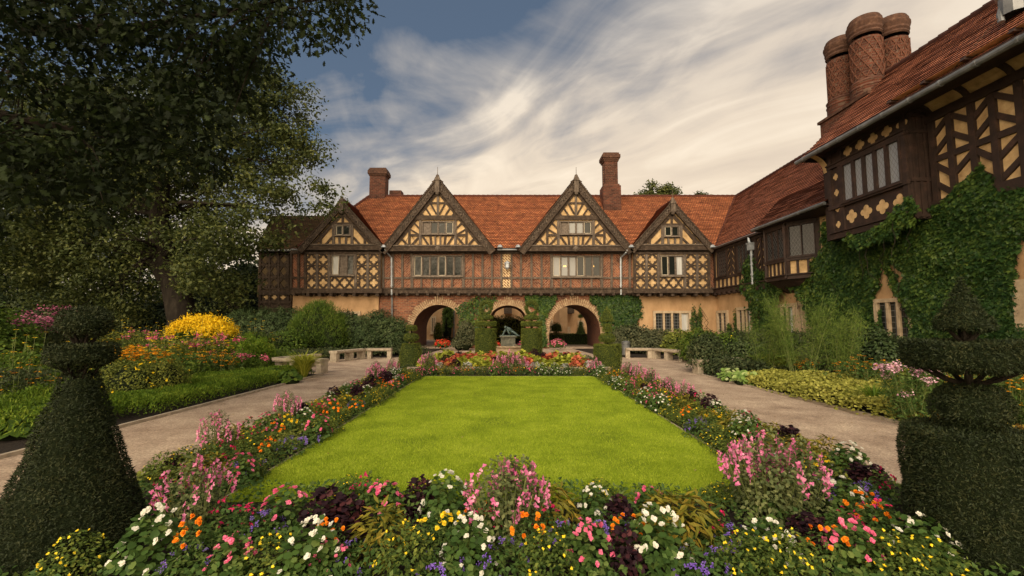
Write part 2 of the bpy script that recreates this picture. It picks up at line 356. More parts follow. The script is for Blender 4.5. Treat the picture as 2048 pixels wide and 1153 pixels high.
M['yewcore'] = noisemat('yew_inner', (.006, .010, .004), (.014, .020, .008), 9, .9, 4, .6, 40, spec=.1)
M['bark'] = noisemat('bark', (.008, .006, .005), (.02, .016, .012), 4, .95, 8, 1.0, 16, c3=(.04, .033, .025), stretch=(1, 1, .3), spec=.1)
M['shadepanel'] = noisemat('tree_shaded_plaster', (.05, .035, .02), (.11, .075, .035), 2.2, .9, 6, .3, 30, c3=(.19, .13, .06))  # tree shade on the end wing put into the panel colour
M['barkdark'] = noisemat('dark_bark', (.006, .005, .004), (.014, .011, .008), 4, .95, 8, 1.0, 16, spec=.05)  # darker bark colour for the near oak's trunk and twigs
M['dark_sheet'] = noisemat('painted_dark_opening', (.004, .004, .004), (.008, .007, .006), 3, .9, 2, 0)  # flat sheet with the doorway's inner darkness put into its colour
M['yew'] = leafmat('yew_foliage', (.040, .058, .009), (.10, .125, .020), (.20, .22, .038), .12, .6, 3.0)
M['yewdark'] = leafmat('dark_yew_foliage', (.008, .013, .005), (.019, .028, .010), (.046, .050, .019), .08, .6, 4.0)
M['yewr'] = leafmat('green_yew_foliage', (.009, .016, .007), (.022, .034, .013), (.045, .055, .020), .1, .6, 4.0)
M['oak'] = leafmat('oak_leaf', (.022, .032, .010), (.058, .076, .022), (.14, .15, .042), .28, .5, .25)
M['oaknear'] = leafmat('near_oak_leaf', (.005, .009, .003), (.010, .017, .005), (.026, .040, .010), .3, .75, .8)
M['darktree'] = leafmat('dark_tree_leaf', (.008, .014, .006), (.020, .032, .011), (.04, .055, .018), .2, .55, .3)
M['ivy'] = leafmat('ivy_leaf', (.010, .028, .008), (.030, .064, .016), (.09, .135, .028), .15, .38, .9)
M['ivylight'] = leafmat('young_ivy_leaf', (.03, .065, .012), (.065, .115, .020), (.14, .18, .032), .25, .42, .9)
M['rhodo'] = leafmat('rhododendron_leaf', (.022, .040, .016), (.050, .080, .028), (.11, .14, .055), .15, .42, .7)
M['shrub'] = leafmat('shrub_leaf', (.025, .040, .016), (.055, .075, .030), (.12, .125, .055), .25, .6, .7)
M['shrubgrey'] = leafmat('grey_green_leaf', (.045, .055, .028), (.09, .10, .05), (.16, .155, .08), .25, .6, .8)
M['shrubbright'] = leafmat('bright_shrub_leaf', (.035, .070, .012), (.075, .13, .018), (.16, .21, .03), .3, .6, .9)
M['lime'] = leafmat('lime_leaf', (.16, .20, .025), (.33, .36, .045), (.52, .50, .08), .3, .55, 1.2)
M['groundlime'] = leafmat('yellow_green_groundcover', (.14, .15, .03), (.30, .30, .055), (.46, .44, .11), .3, .6, 1.4)
M['hosta'] = leafmat('hosta_leaf', (.09, .17, .035), (.20, .30, .07), (.48, .52, .25), .25, .45, 2)
M['fern'] = leafmat('feathery_leaf', (.05, .095, .018), (.11, .17, .03), (.20, .26, .055), .35, .7, 1)
M['amber'] = leafmat('amber_leaf', (.12, .07, .02), (.24, .15, .03), (.34, .28, .05), .25, .6, 2)
M['grass'] = leafmat('grass_blade', (.13, .20, .013), (.29, .385, .022), (.48, .55, .06), .35, .7, 1.6)
M['edging'] = leafmat('edging_leaf', (.05, .10, .010), (.11, .19, .016), (.24, .31, .035), .3, .6, 1.2)
M['green'] = leafmat('bedding_leaf', (.030, .065, .016), (.065, .12, .026), (.15, .20, .05), .25, .55, 3)
M['olive'] = leafmat('olive_leaf', (.055, .08, .016), (.13, .155, .028), (.29, .30, .055), .25, .6, 3)
M['salvialeaf'] = leafmat('salvia_leaf', (.055, .075, .028), (.12, .145, .055), (.24, .25, .10), .3, .6, 3)
M['zinleaf'] = leafmat('zinnia_leaf', (.035, .065, .014), (.085, .125, .024), (.22, .25, .045), .25, .6, 3)
M['purple_leaf'] = leafmat('dark_purple_leaf', (.010, .005, .008), (.026, .010, .015), (.08, .022, .024), .12, .65, 3)
M['coleus_gold'] = leafmat('gold_coleus_leaf', (.07, .085, .012), (.21, .19, .025), (.42, .28, .04), .25, .5, 3)
M['coleus_red'] = leafmat('red_coleus_leaf', (.26, .045, .025), (.50, .12, .07), (.55, .30, .08), .25, .5, 3)
M['silver'] = leafmat('silver_leaf', (.30, .31, .28), (.50, .50, .46), (.66, .65, .60), .1, .7, 3)
M['white'] = leafmat('white_petal', (.62, .60, .50), (.74, .72, .62), (.82, .80, .72), .3, .6, 3)
M['pink'] = leafmat('pink_petal', (.62, .06, .17), (.78, .14, .28), (.86, .32, .42), .3, .6, 3)
M['salvia'] = leafmat('mauve_pink_bract', (.56, .09, .26), (.72, .20, .40), (.82, .40, .52), .3, .6, 3)
M['orange'] = leafmat('orange_petal', (.75, .16, .008), (.86, .24, .01), (.90, .36, .02), .2, .7, 3)
M['yellow'] = leafmat('yellow_petal', (.78, .50, .01), (.86, .62, .02), (.9, .72, .06), .2, .7, 3)
M['gold'] = leafmat('goldenrod_plume', (.60, .36, .008), (.75, .50, .01), (.85, .62, .03), .2, .7, 3)
M['rudb'] = leafmat('coneflower_petal', (.72, .26, .01), (.82, .38, .01), (.88, .50, .02), .2, .7, 3)
M['violet'] = leafmat('violet_petal', (.11, .05, .34), (.20, .11, .48), (.32, .22, .60), .2, .7, 3)
M['magenta'] = leafmat('magenta_petal', (.42, .01, .06), (.62, .02, .12), (.75, .05, .22), .3, .6, 3)
M['joepye'] = leafmat('dusky_pink_flower_head', (.20, .05, .10), (.32, .09, .16), (.44, .16, .24), .2, .8, 3)
M['phlox'] = leafmat('pale_pink_petal', (.55, .26, .38), (.70, .42, .52), (.80, .60, .66), .3, .6, 3)
M['scarlet'] = leafmat('scarlet_petal', (.60, .03, .015), (.78, .06, .03), (.85, .16, .08), .3, .6, 3)
M['centre'] = noisemat('flower_centre', (.03, .015, .006), (.06, .03, .01), 30, .9, 2, 0)
M['stem'] = noisemat('stem', (.06, .085, .02), (.12, .14, .04), 8, .7, 2, 0)

def lawn_mat():
    m, nt, o = newmat('mown_lawn')
    g = nd(nt, 'ShaderNodeNewGeometry')
    a = nd(nt, 'ShaderNodeTexNoise', i_Scale=1.1, i_Detail=5.0, i_Roughness=.6); lk(nt, g.outputs['Position'], a.inputs['Vector'])
    b_ = nd(nt, 'ShaderNodeTexNoise', i_Scale=55.0, i_Detail=6.0, i_Roughness=.8); lk(nt, g.outputs['Position'], b_.inputs['Vector'])
    c1 = ramp(nt, a.outputs[0], [(.3, (.13, .19, .014)), (.5, (.25, .33, .020)), (.7, (.35, .42, .04))])
    c2 = ramp(nt, b_.outputs[0], [(.3, (.5, .5, .5)), (.5, (.95, .95, .95)), (.7, (1.4, 1.35, 1.3))])
    c = mixc(nt, 1.0, c1, c2, 'MULTIPLY')
    b = nd(nt, 'ShaderNodeBsdfPrincipled', i_Roughness=.9); b.inputs['Specular IOR Level'].default_value = .1; lk(nt, c, b.inputs['Base Color'])
    bp = nd(nt, 'ShaderNodeBump', i_Strength=.7, i_Distance=.02); lk(nt, b_.outputs[0], bp.inputs['Height']); lk(nt, bp.outputs[0], b.inputs['Normal'])
    lk(nt, b.outputs[0], o.inputs[0]); return m
def gravel_mat():
    m, nt, o = newmat('gravel')
    g = nd(nt, 'ShaderNodeNewGeometry')
    a = nd(nt, 'ShaderNodeTexNoise', i_Scale=1.3, i_Detail=9.0, i_Roughness=.7); lk(nt, g.outputs['Position'], a.inputs['Vector'])
    v = nd(nt, 'ShaderNodeTexVoronoi', i_Scale=65.0); lk(nt, g.outputs['Position'], v.inputs['Vector'])
    n = nd(nt, 'ShaderNodeTexNoise', i_Scale=28.0, i_Detail=6.0, i_Roughness=.8); lk(nt, g.outputs['Position'], n.inputs['Vector'])
    c1 = ramp(nt, a.outputs[0], [(.3, (.25, .18, .13)), (.48, (.40, .305, .23)), (.68, (.56, .445, .335))])
    c2 = ramp(nt, v.outputs['Color'], [(.1, (.72, .72, .72)), (.9, (1.2, 1.18, 1.15))])
    c = mixc(nt, 1.0, c1, c2, 'MULTIPLY')
    c = mixc(nt, 1.0, c, ramp(nt, n.outputs[0], [(.35, (.55, .53, .5)), (.5, (1, 1, 1)), (.68, (1.25, 1.25, 1.25))]), 'MULTIPLY')
    b = nd(nt, 'ShaderNodeBsdfPrincipled', i_Roughness=.95); b.inputs['Specular IOR Level'].default_value = .15; lk(nt, c, b.inputs['Base Color'])
    bp = nd(nt, 'ShaderNodeBump', i_Strength=.8, i_Distance=.03); lk(nt, n.outputs[0], bp.inputs['Height']); lk(nt, bp.outputs[0], b.inputs['Normal'])
    lk(nt, b.outputs[0], o.inputs[0]); return m
M['lawn'] = lawn_mat(); M['gravel'] = gravel_mat()

# ================================================================ THE SETTING
def sheet(name, pts, z, mat, kind='structure'):
    mb = MB(); mb.face([(x, y, z) for x, y in pts]); o = mb.build(name, mat); o['kind'] = kind; return o
M['rough'] = noisemat('dark_turf', (.018, .026, .010), (.035, .045, .014), 2, .95, 8, .8, 30, c3=(.07, .06, .03))  # dark turf colour for the whole ground sheet
sheet('ground', [(-400, -60), (400, -60), (400, 700), (-400, 700)], -.03, M['rough'])
sheet('garden_soil', [(-17, .2), (15, .2), (15, 29.4), (-17, 29.4)], -.012, M['soil'])
PIN, POUT = 4.15, 6.45
sheet('gravel_path', [(-POUT - .45, -2), (POUT + .3, -2), (POUT + .3, 8), (POUT - .1, 14.8), (8.3, 15.6), (8.9, 18.5), (8.2, 20.4), (7.2, 21.9), (4.8, 22.2), (4.2, 29.3),
      (-4.2, 29.3), (-4.8, 22.2), (-7.2, 21.9), (-8.2, 20.4), (-8.9, 18.5), (-8.3, 15.6), (-POUT + .2, 14.8), (-POUT, 8)], 0.0, M['gravel'])
sheet('courtyard_gravel', [(-16, 29.31), (16, 29.31), (16, 62), (-16, 62)], 0.0, M['gravel'])
# raised flower borders round the lawn: four strips of soil
LX, LY0, LY1 = 2.78, 4.35, 14.15
sheet('border_soil', [(-PIN, .9), (PIN, .9), (PIN, LY0), (-PIN, LY0)], .012, M['soil'])
sheet('border_soil', [(-PIN, LY0), (-LX, LY0), (-LX, LY1), (-PIN, LY1)], .012, M['soil'])
sheet('border_soil', [(LX, LY0), (PIN, LY0), (PIN, LY1), (LX, LY1)], .012, M['soil'])
sheet('border_soil', [(-PIN, LY1), (PIN, LY1), (PIN, 21.5), (-PIN, 21.5)], .012, M['soil'])
sheet('lawn', [(-LX, LY0), (LX, LY0), (LX, LY1), (-LX, LY1)], .02, M['lawn'])
# grass blades on the lawn
N = 190000
yy = LY0 + (LY1 - LY0) * RNG.random(N) ** 1.35; xx = RNG.uniform(-LX - .02, LX + .02, N)
pts = np.stack([xx, yy, np.full(N, .018)], 1)
ax = np.stack([RNG.normal(0, .5, N), RNG.normal(0, .5, N), np.ones(N)], 1)
V, fc = leaves(pts, RNG.normal(0, 1, (N, 3)) * [1, 1, .1], .030, T_NEEDLE, axis=ax, tilt=.1, width=1.6)
o = link('grass', batch_mesh('grass', V, fc), None, M['grass']); tag(o, 'short mown green grass blades covering the rectangular lawn', 'grass', kind='stuff')
# thin stone kerbs along the paths
def kerb(name, pts, w=.07, h=.05, z=0):
    mb = MB()
    for (x0, y0), (x1, y1) in zip(pts[:-1], pts[1:]):
        mb.beam((x0, y0, z), (x1, y1, z), w, h, (0, 0, 1), back=.03)
    o = mb.build(name, M['bench']); o['kind'] = 'structure'; return o
kerb('path_kerb', [(-POUT - .45, -2), (-POUT, 8), (-POUT + .2, 14.8)]); kerb('path_kerb', [(POUT + .3, -2), (POUT + .3, 8), (POUT - .1, 14.8)])
kerb('lawn_kerb', [(-LX - .03, LY0), (-LX - .03, LY1 + .03), (LX + .03, LY1 + .03), (LX + .03, LY0)], .035, .006, .016)
kerb('border_kerb', [(-PIN, .9), (-PIN, 21.5)], .05, .04); kerb('border_kerb', [(PIN, .9), (PIN, 21.5)], .05, .04)
kerb('parterre_kerb', [(-3.6, 15.55), (3.6, 15.55)], .12, .16, .012)

# ================================================================ THE HOUSE
HOUSE = empty('manor_house', (0, 29, 0), 'large half-timbered brick manor house with red tiled roofs, four gables and long right wing', 'house')
FY, UY, BY, GY = 29.2, 28.95, 28.62, 28.50      # fronts: ground floor, upper floor, small bays, gables
NF = (0, -1, 0)
def fb(mb, x0, y0, x1, y1, w, Y, t=.06, lift=0.0):
    mb.beam(P(x0, y0, Y), P(x1, y1, Y), w * Y / F, t, NF, lift=lift)
def fquad(mb, x0, y0, x1, y1, Y, off=0.0):     # a thin slab on the facade
    a, b, c, d = P(x0, y1, Y), P(x1, y1, Y), P(x1, y0, Y), P(x0, y0, Y)
    uv = [(a.x, a.z), (b.x, b.z), (c.x, c.z), (d.x, d.z)]
    mb.face([p + Vector((0, -off, 0)) for p in (a, b, c, d)], uv)
def xz(px, py, Y): p = P(px, py, Y); return p.x, p.z
ZJ = P(1018, 588, UY).z          # jetty
ZE = P(1018, 499, UY).z          # eave
# --- ground floor brick wall with three arches (one concave outline) and the passages behind
def arch_pts(cx, a, b, ys, Y, n=24, s=1.0):   # in facade metres
    c = P(cx, ys, Y); A = a * Y / F; B = b * Y / F
    return c.x, c.z, A, B, [(c.x + A * math.cos(t), c.z + B * math.sin(t)) for t in [math.pi - math.pi * k / n for k in range(n + 1)]]
ARCH = [(877, 51, 51, 661), (1016, 36, 27, 638), (1149, 51, 51, 661)]
XL, XR = P(758, 640, FY).x, P(1278, 640, FY).x
out_l = [(XL, 0)]
for cx, a, b, ys in ARCH:
    x, z, A, B, ap = arch_pts(cx, a, b, ys, FY)
    out_l += [(x - A, 0)] + ap + [(x + A, 0)]
out_l += [(XR, 0), (XR, ZJ + .1), (XL, ZJ + .1)]
mb = MB(); mb.face([(x, FY, z) for x, z in out_l]); me = mb.mesh('brick_wall')
bmx = bmesh.new(); bmx.from_mesh(me); bmesh.ops.triangulate(bmx, faces=bmx.faces[:]); bmx.to_mesh(me); bmx.free()
link('brick_wall', me, HOUSE, M['brick'])
DEP = 4.9
for cx, a, b, ys in ARCH:
    x, z, A, B, ap = arch_pts(cx, a, b, ys, FY)
    mb = MB(); ring = [(x - A, 0)] + ap + [(x + A, 0)]
    for (x0, z0), (x1, z1) in zip(ring[:-1], ring[1:]):
        mb.face([(x0, FY, z0), (x1, FY, z1), (x1, FY + DEP, z1), (x0, FY + DEP, z0)])
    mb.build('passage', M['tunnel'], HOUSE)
    # fans of thin stones set on edge
    mb = MB(); nn = 44 if A > 1.3 else 34
    for k in range(nn):
        t = math.pi * (k + .5) / nn; dt = math.pi / nn * .40
        if A < 1.3 and (t < .25 or t > 2.9): continue
        r0 = 0; L = random.choice([.38, .46, .50, .44]) + (.12 if abs(t - math.pi / 2) < .17 else 0)
        p0 = Vector((x + A * math.cos(t), FY, z + B * math.sin(t))); d = Vector((math.cos(t), 0, math.sin(t) * (1 if A > 1.3 else 1.25))).normalized()
        wd = (A if A > 1.3 else 1.05 * A) * dt * 2
        mb.beam(p0 - d * .01, p0 + d * L, wd * random.uniform(.85, 1.15), .035 + random.uniform(0, .03), NF)
    if A > 1.3:
        for sgn in (-1, 1):
            for k in range(14):
                zz0 = z - .03 - k * .105
                if zz0 < .1: break
                mb.beam((x + sgn * A, FY, zz0), (x + sgn * (A + random.choice([.36, .42, .48])), FY, zz0), .085, .04 + random.uniform(0, .025), NF)
    mb.build('arch_surround', M['vouss'], HOUSE)
# rear wall with same arches
mb = MB(); mb.face([(x, FY + DEP, z) for x, z in [(-13.8, 0)] + out_l[1:-3] + [(13.8, 0), (13.8, ZE), (-13.8, ZE)]]); me = mb.mesh('rear_wall')
bmx = bmesh.new(); bmx.from_mesh(me); bmesh.ops.triangulate(bmx, faces=bmx.faces[:]); bmx.to_mesh(me); bmx.free()
link('rear_wall', me, HOUSE, M['plaster'])
# --- plastered ground floor ends
mb = MB()
x0 = P(615, 620, FY).x; x1 = P(758, 620, FY).x; xr1 = P(1437, 620, FY).x; xl0 = P(584, 620, FY).x
mb.box(x0, x1, FY - .12, FY + 2, 0, ZJ + .05); mb.box(xl0, x0, FY + .05, FY + 2, 0, ZJ + .05); mb.box(XR, xr1 + .3, FY - .03, FY + .6, 0, ZJ + .05)
mb.build('plaster_wall', M['plaster'], HOUSE)
# --- upper floor: brick nogging, herringbone in alternating directions
mb1, mb2, mb3 = MB(), MB(), MB()
ux0, ux1 = P(583, 545, UY).x, P(1438, 545, UY).x
mb1.box(ux0, ux1, UY, UY + 4.6, ZJ - .02, ZE + .1)
posts = [583, 598, 611, 767, 786, 805, 824, 927, 946, 965, 984, 1003, 1023, 1042, 1063, 1083, 1103, 1203, 1223, 1242, 1259, 1270]
for i, (a, b) in enumerate(zip(posts[:-1], posts[1:])):
    if b - a > 40: continue
    tgt = mb3 if (a, b) == (1003, 1023) else (mb2 if i % 2 else None)
    if tgt is not None: fquad(tgt, a, 508, b, 578, UY, .004)
low = [767, 786, 805, 824, 843, 864, 885, 904, 927]; low2 = [1103, 1122, 1141, 1164, 1183, 1203]
for L_ in (low, low2):
    for i, (a, b) in enumerate(zip(L_[:-1], L_[1:])):
        if i % 2: fquad(mb2, a, 556, b, 578, UY, .007)
mb1.build('brick_nogging', M['herring'], HOUSE); mb2.build('brick_nogging', M['herring2'], HOUSE); mb3.build('brick_nogging', M['herring_pale'], HOUSE)
# --- main timbers of the upper floor
mb = MB(); mp_ = MB()
fb(mp_, 765, 556.5, 1268, 556.5, 3.6, UY, .07)
for x in posts[:3]: fb(mb, x, 505, x, 580, 4.5, UY, .09)
fb(mb, 583, 556, 611, 556, 4, UY, .08)
for x in posts[3:]:
    fb(mp_, x, 508, x + random.uniform(-.4, .4), 580, 4.2 if x not in (824, 927, 1103, 1203) else 5.5, UY, .09 + random.uniform(0, .01))
for x in low[4:-1] + low2[1:-1]: fb(mp_, x, 557, x, 580, 3.8, UY, .085)
fb(mb, 583, 503, 1438, 503, 11, UY, .14)
fb(mb, 583, 583, 1438, 583, 9, UY, .18); fb(mb, 583, 577.5, 1438, 577.5, 3, UY, .22)
x = 590
while x < 1436:
    p = P(x, 588, UY); mb.box(p.x - .09, p.x + .09, UY - .24, FY + .02, p.z - .12, p.z + .06); x += 20.5
mb.build('timber_frame', M['wood'], HOUSE); mp_.build('timber_frame', M['wood_pale'], HOUSE)
mb = MB(); mb.box(ux0, ux1, UY - .02, FY + .05, ZJ - .06, ZJ + .01); mb.build('jetty', M['wood'], HOUSE)

# --- windows
def window(o, u, w, h, n, nrm, lights, parent=None, fw=.07, t=.09, frame='framew', sill=True, bars=0, name='window', mull=None, depth=.012, label=None):
    """o: lower left corner on the wall, u: unit vector along; n lights of the glass named in lights"""
    parent = parent or HOUSE
    o = Vector(o); u = Vector(u).normalized(); z = Vector((0, 0, 1)); nrm = Vector(nrm); mull = mull or fw * .75
    mb = MB()
    def q(a, b): return o + u * a + z * b
    mb.beam(q(-fw / 2, -fw), q(-fw / 2, h + fw), fw, t, nrm); mb.beam(q(w + fw / 2, -fw), q(w + fw / 2, h + fw), fw, t, nrm)
    mb.beam(q(0, -fw / 2), q(w, -fw / 2), fw, t, nrm); mb.beam(q(0, h + fw / 2), q(w, h + fw / 2), fw, t, nrm)
    for k in range(1, n): mb.beam(q(w * k / n, 0), q(w * k / n, h), mull, t * .85, nrm)
    for b in range(bars): mb.beam(q(0, h * (b + 1) / (bars + 1)), q(w, h * (b + 1) / (bars + 1)), .025, t * .5, nrm)
    fr = mb.build(name, M[frame], parent)
    if label: fr['label'] = label
    if sill:
        ms = MB(); ms.beam(q(-fw * 1.4, -fw * 1.35), q(w + fw * 1.4, -fw * 1.35), fw * .7, t + .07, nrm); ms.build('sill', M[frame], fr)
    for k in range(n):
        m = lights[k % len(lights)]
        if m is None: continue
        a0, a1 = w * k / n, w * (k + 1) / n
        mp0 = MB(); pts = [q(a0, 0), q(a1, 0), q(a1, h), q(a0, h)]
        mp0.face([p_ + nrm * depth for p_ in pts], [(0, 0), (a1 - a0, 0), (a1 - a0, h), (0, h)])
        mp0.build('curtained_pane' if m == 'curtain' else ('shutter' if m == 'framew' else 'pane'), M[m], fr)
        iw = MB(); e = .022; g2 = mull / 2 if 0 < k else 0
        A0, A1 = a0 + mull / 2, a1 - mull / 2
        if m in ('glass', 'painted_sky', 'curtain') and A1 - A0 > .2 and parent is HOUSE:
            for (p1, p2) in ((q(A0 + e, 0), q(A0 + e, h)), (q(A1 - e, 0), q(A1 - e, h)), (q(A0, e), q(A1, e)), (q(A0, h - e), q(A1, h - e))):
                iw.beam(p1, p2, .035, t * .55, nrm, back=0)
            iw.build('casement', M['framew' if k % 3 else 'framelight'], fr)
    return fr
def fwin(x0, y0, x1, y1, Y, n, lights, **kw):
    a = P(x0, y1, Y); b = P(x1, y1, Y); c = P(x0, y0, Y)
    return window(a, (1, 0, 0), (b - a).length, c.z - a.z, n, NF, lights, **kw)
fwin(828, 513, 924, 552, UY, 6, ['glass', 'glass', 'glass', 'glass', 'glass', 'glass'], t=.12)
w_ = fwin(1105, 514, 1201, 553, UY, 6, ['painted_sky', 'painted_sky', 'painted_sky', 'glass', 'glass', 'glass'], t=.12)
mb = MB()
for lx in (1128, 1131, 1184, 1187):
    p = P(lx, 533, UY - .02); mb.lathe([(0, -.05), (.035, -.03), (.04, .02), (0, .06)], p, 8, sy=.3)
mb.build('lamp_glow', M['lampglow'], w_)
fwin(1311, 627, 1377, 663, FY - .03, 4, ['glass_grid', 'glass_grid', 'glass_grid', 'curtain'], frame='stone', t=.13, fw=.16, mull=.13)
fwin(676, 628, 716, 662, FY - .12, 3, ['glass_grid', 'glass_grid', 'glass_grid'], frame='stone', t=.13, fw=.16, mull=.13)
# iron lantern bracket on the centre of the front
LN = empty('wall_lantern', P(1014, 540, UY), 'grey metal lantern hanging on the central brick panel above the middle arch', 'lantern')
mb = MB(); c = P(1014.5, 531, UY - .32)
mb.lathe([(0, .30), (.10, .24), (.22, .14), (.22, .10), (.17, .10), (.17, -.16), (.14, -.19), (.05, -.28), (0, -.30)], c, 6); mb.build('lantern_body', M['leadlight'], LN)
mb = MB(); mb.box(c.x - .03, c.x + .03, UY - .34, UY, c.z + .28, c.z + .33); mb.build('bracket', M['lead'], LN)

# --- gables
def gable(cx, ya, yb, hw, big, Y=GY):
    """apex, base in photo rows on plane Y; returns the gable part"""
    A = P(cx, ya + 7, Y); L = P(cx - hw, yb, Y); Rr = P(cx + hw, yb, Y)
    mb = MB(); mb.face([L, Rr, A]); mb.face([L + Vector((0, .4, 0)), Rr + Vector((0, .4, 0)), A + Vector((0, .4, 0))][::-1])
    g = mb.build('gable', M['panel'], HOUSE)
    sl = (yb - ya) / hw                       # rows per column of the slope
    def xe(y): return (y - ya) / sl           # half width of gable at row y
    w = MB(); wp = MB()
    def B(x0, y0, x1, y1, wd, t=.06, m=None): fb(m or w, cx + x0, y0, cx + x1, y1, wd, Y, t)
    # bottom beam and eaves tie
    B(-hw + 9, yb - 1, hw - 9, yb - 1, 9, .16); B(-hw + 13, yb - 7.5, hw - 13, yb - 7.5, 3, .20, wp)
    inner = 15 if big else 12                 # columns hidden by the bargeboard
    for s in (-1, 1):
        # rafters inside the barge
        w.beam(P(cx + s * (hw - 20), yb, Y), P(cx, ya + 26, Y), .22, .07, NF)
    if big:
        B(-49, 436.5, 49, 436.5, 9, .13); B(-58, 471, 58, 471, 4.5, .08)
        B(0, ya + 30, 0, 432, 4.6, .09, wp); B(-23, 407, 23, 407, 3.8, .075)
        for s in (-1, 1):
            for x0, y0, x1, y1 in ((14, 409, 3, 429), (27, 413, 15, 431), (37, 421, 29, 432)): B(s * x0, y0, s * x1, y1, 3.4, .065)
            B(s * 35, 440, s * 35, 494, 5.2, .09, wp); B(s * 57, 450, s * 57, 494, 4.6, .085)
            B(s * 51, 443, s * 36, 459, 3.6, .065)
            B(s * 56, 459, s * 38, 470, 3.2, .065); B(s * 57, 460, s * 74, 472, 3.2, .066)
            B(s * 15, 473, s * 13, 494, 4.2, .085) ; B(s * 31, 473, s * 18, 492, 4, .068)
            B(s * 38, 492, s * 52, 474, 0.1, .06)
            B(s * 55, 474, s * 37, 493, 4.2, .067) if False else None
            B(s * 38, 475, s * 54, 493, 4.4, .066) ; B(s * 38, 490, s * 44, 495, 3, .064)
            B(s * 60, 492, s * 76, 474, 4.4, .066); B(s * 74, 473, s * 92, 492, 4.2, .067); B(s * 60, 475, s * 68, 492, .1, .05)
            B(s * 5, 473, s * 5, 494, 3.4, .083, wp)
        p = P(cx, 498, Y - .12); mb = MB(); mb.lathe([(0, .22), (.12, .18), (.2, .05), (.19, -.06), (.1, -.17), (0, -.2)], p, 12, sy=.7); mb.build('carved_boss', M['wood_pale'], g)
        lights = ['framew', 'glass', 'glass', 'glass'] if cx < 1000 else ['framew', 'painted_sky', 'painted_sky', 'glass']
        fwin(cx - 30, 445, cx + 31, 468, Y, 4, lights, t=.11, fw=.06)
    else:
        B(-26, ya + 47, 26, ya + 47, 4.6, .085); B(0, ya + 32, 0, ya + 46, 4.4, .08); B(-18, ya + 72, 18, ya + 72, 3.6, .08)
        for s in (-1, 1):
            B(s * 18.5, ya + 49, s * 18.5, yb - 6, 5.4, .09, wp); B(s * 44, ya + 66, s * 44, yb - 6, 4.5, .085)
            B(s * 7, ya + 73, s * 6, yb - 6, 4.2, .08, wp)
            B(s * 21, ya + 58 + 16, s * 37, yb - 5, 4.4, .066); B(s * 22, ya + 54, s * 45, ya + 82, .1, .05); B(s * 46, ya + 78, s * 60, yb - 5, 3.6, .066)
        fwin(cx - 14, ya + 51, cx + 14, ya + 69.5, Y, 2, ['glass', 'glass'], t=.10, fw=.06)
    w.build('gable_timber', M['wood'], g); wp.build('gable_timber', M['wood_pale'], g)
    # bargeboards: wide carved boards standing forward, with a moulding above and below
    apex = P(cx, ya, Y); bw = .46 if big else .38
    for s in (-1, 1):
        foot = P(cx + s * (hw + 3), yb + 2, Y); top = Vector((apex.x, Y, apex.z)); d = (foot - top).normalized(); nn = Vector((-d.z, 0, d.x)) * s
        if nn.z > 0: nn = -nn
        off = nn * (bw / 2)
        mb = MB(); mb.beam(top + off * 1.05, foot + off * 1.05, bw, .10, NF, back=-.12, lift=.12)
        mb.beam(top + off * .12, foot + off * .12, .07, .27, NF, back=-.10); mb.beam(top + off * 2.0, foot + off * 2.0, .05, .26, NF, back=-.10)
        bb = mb.build('bargeboard', M['wood'], g)
        mb = MB(); L_ = (foot - top).length; k = .5                                # carved running ornament
        while k < L_ - .3:
            c = top + d * k + off * (1.05 + .35 * math.sin(k * 9)); mb.lathe([(0, -.035), (.055, -.02), (.06, .02), (0, .05)], c + Vector((0, -.235, 0)), 6); 
            mb.beam(top + d * k + off * .55 + Vector((0, -.22, 0)), top + d * (k + .17) + off * 1.5 + Vector((0, -.22, 0)), .03, .03, NF); k += .21
        mb.build('carving', M['wood_pale'], bb)
    mb = MB(); a = apex; mb.box(a.x - .15, a.x + .15, Y - .34, Y - .05, a.z - (1.02 if big else .78), a.z - .02)
    mb.box(a.x - .19, a.x + .19, Y - .38, Y - .04, a.z - .24, a.z - .14); mb.lathe([(0, 0), (.14, .04), (.10, .2), (.02, .26), (.012, .75), (0, .75)], (a.x, Y - .2, a.z - .05), 8)
    mb.lathe([(0, -.2), (.1, -.12), (.15, 0), (.13, .1)], (a.x, Y - .2, a.z - (1.05 if big else .8)), 8)
    mb.build('king_post', M['wood_pale'], g)
    return g, apex
GB = [(876, 357, 500, 112, True), (1151.5, 357, 500, 112, True), (686, 401, 498, 85, False), (1343, 403, 498, 83, False)]
GA = [gable(*a) for a in GB]
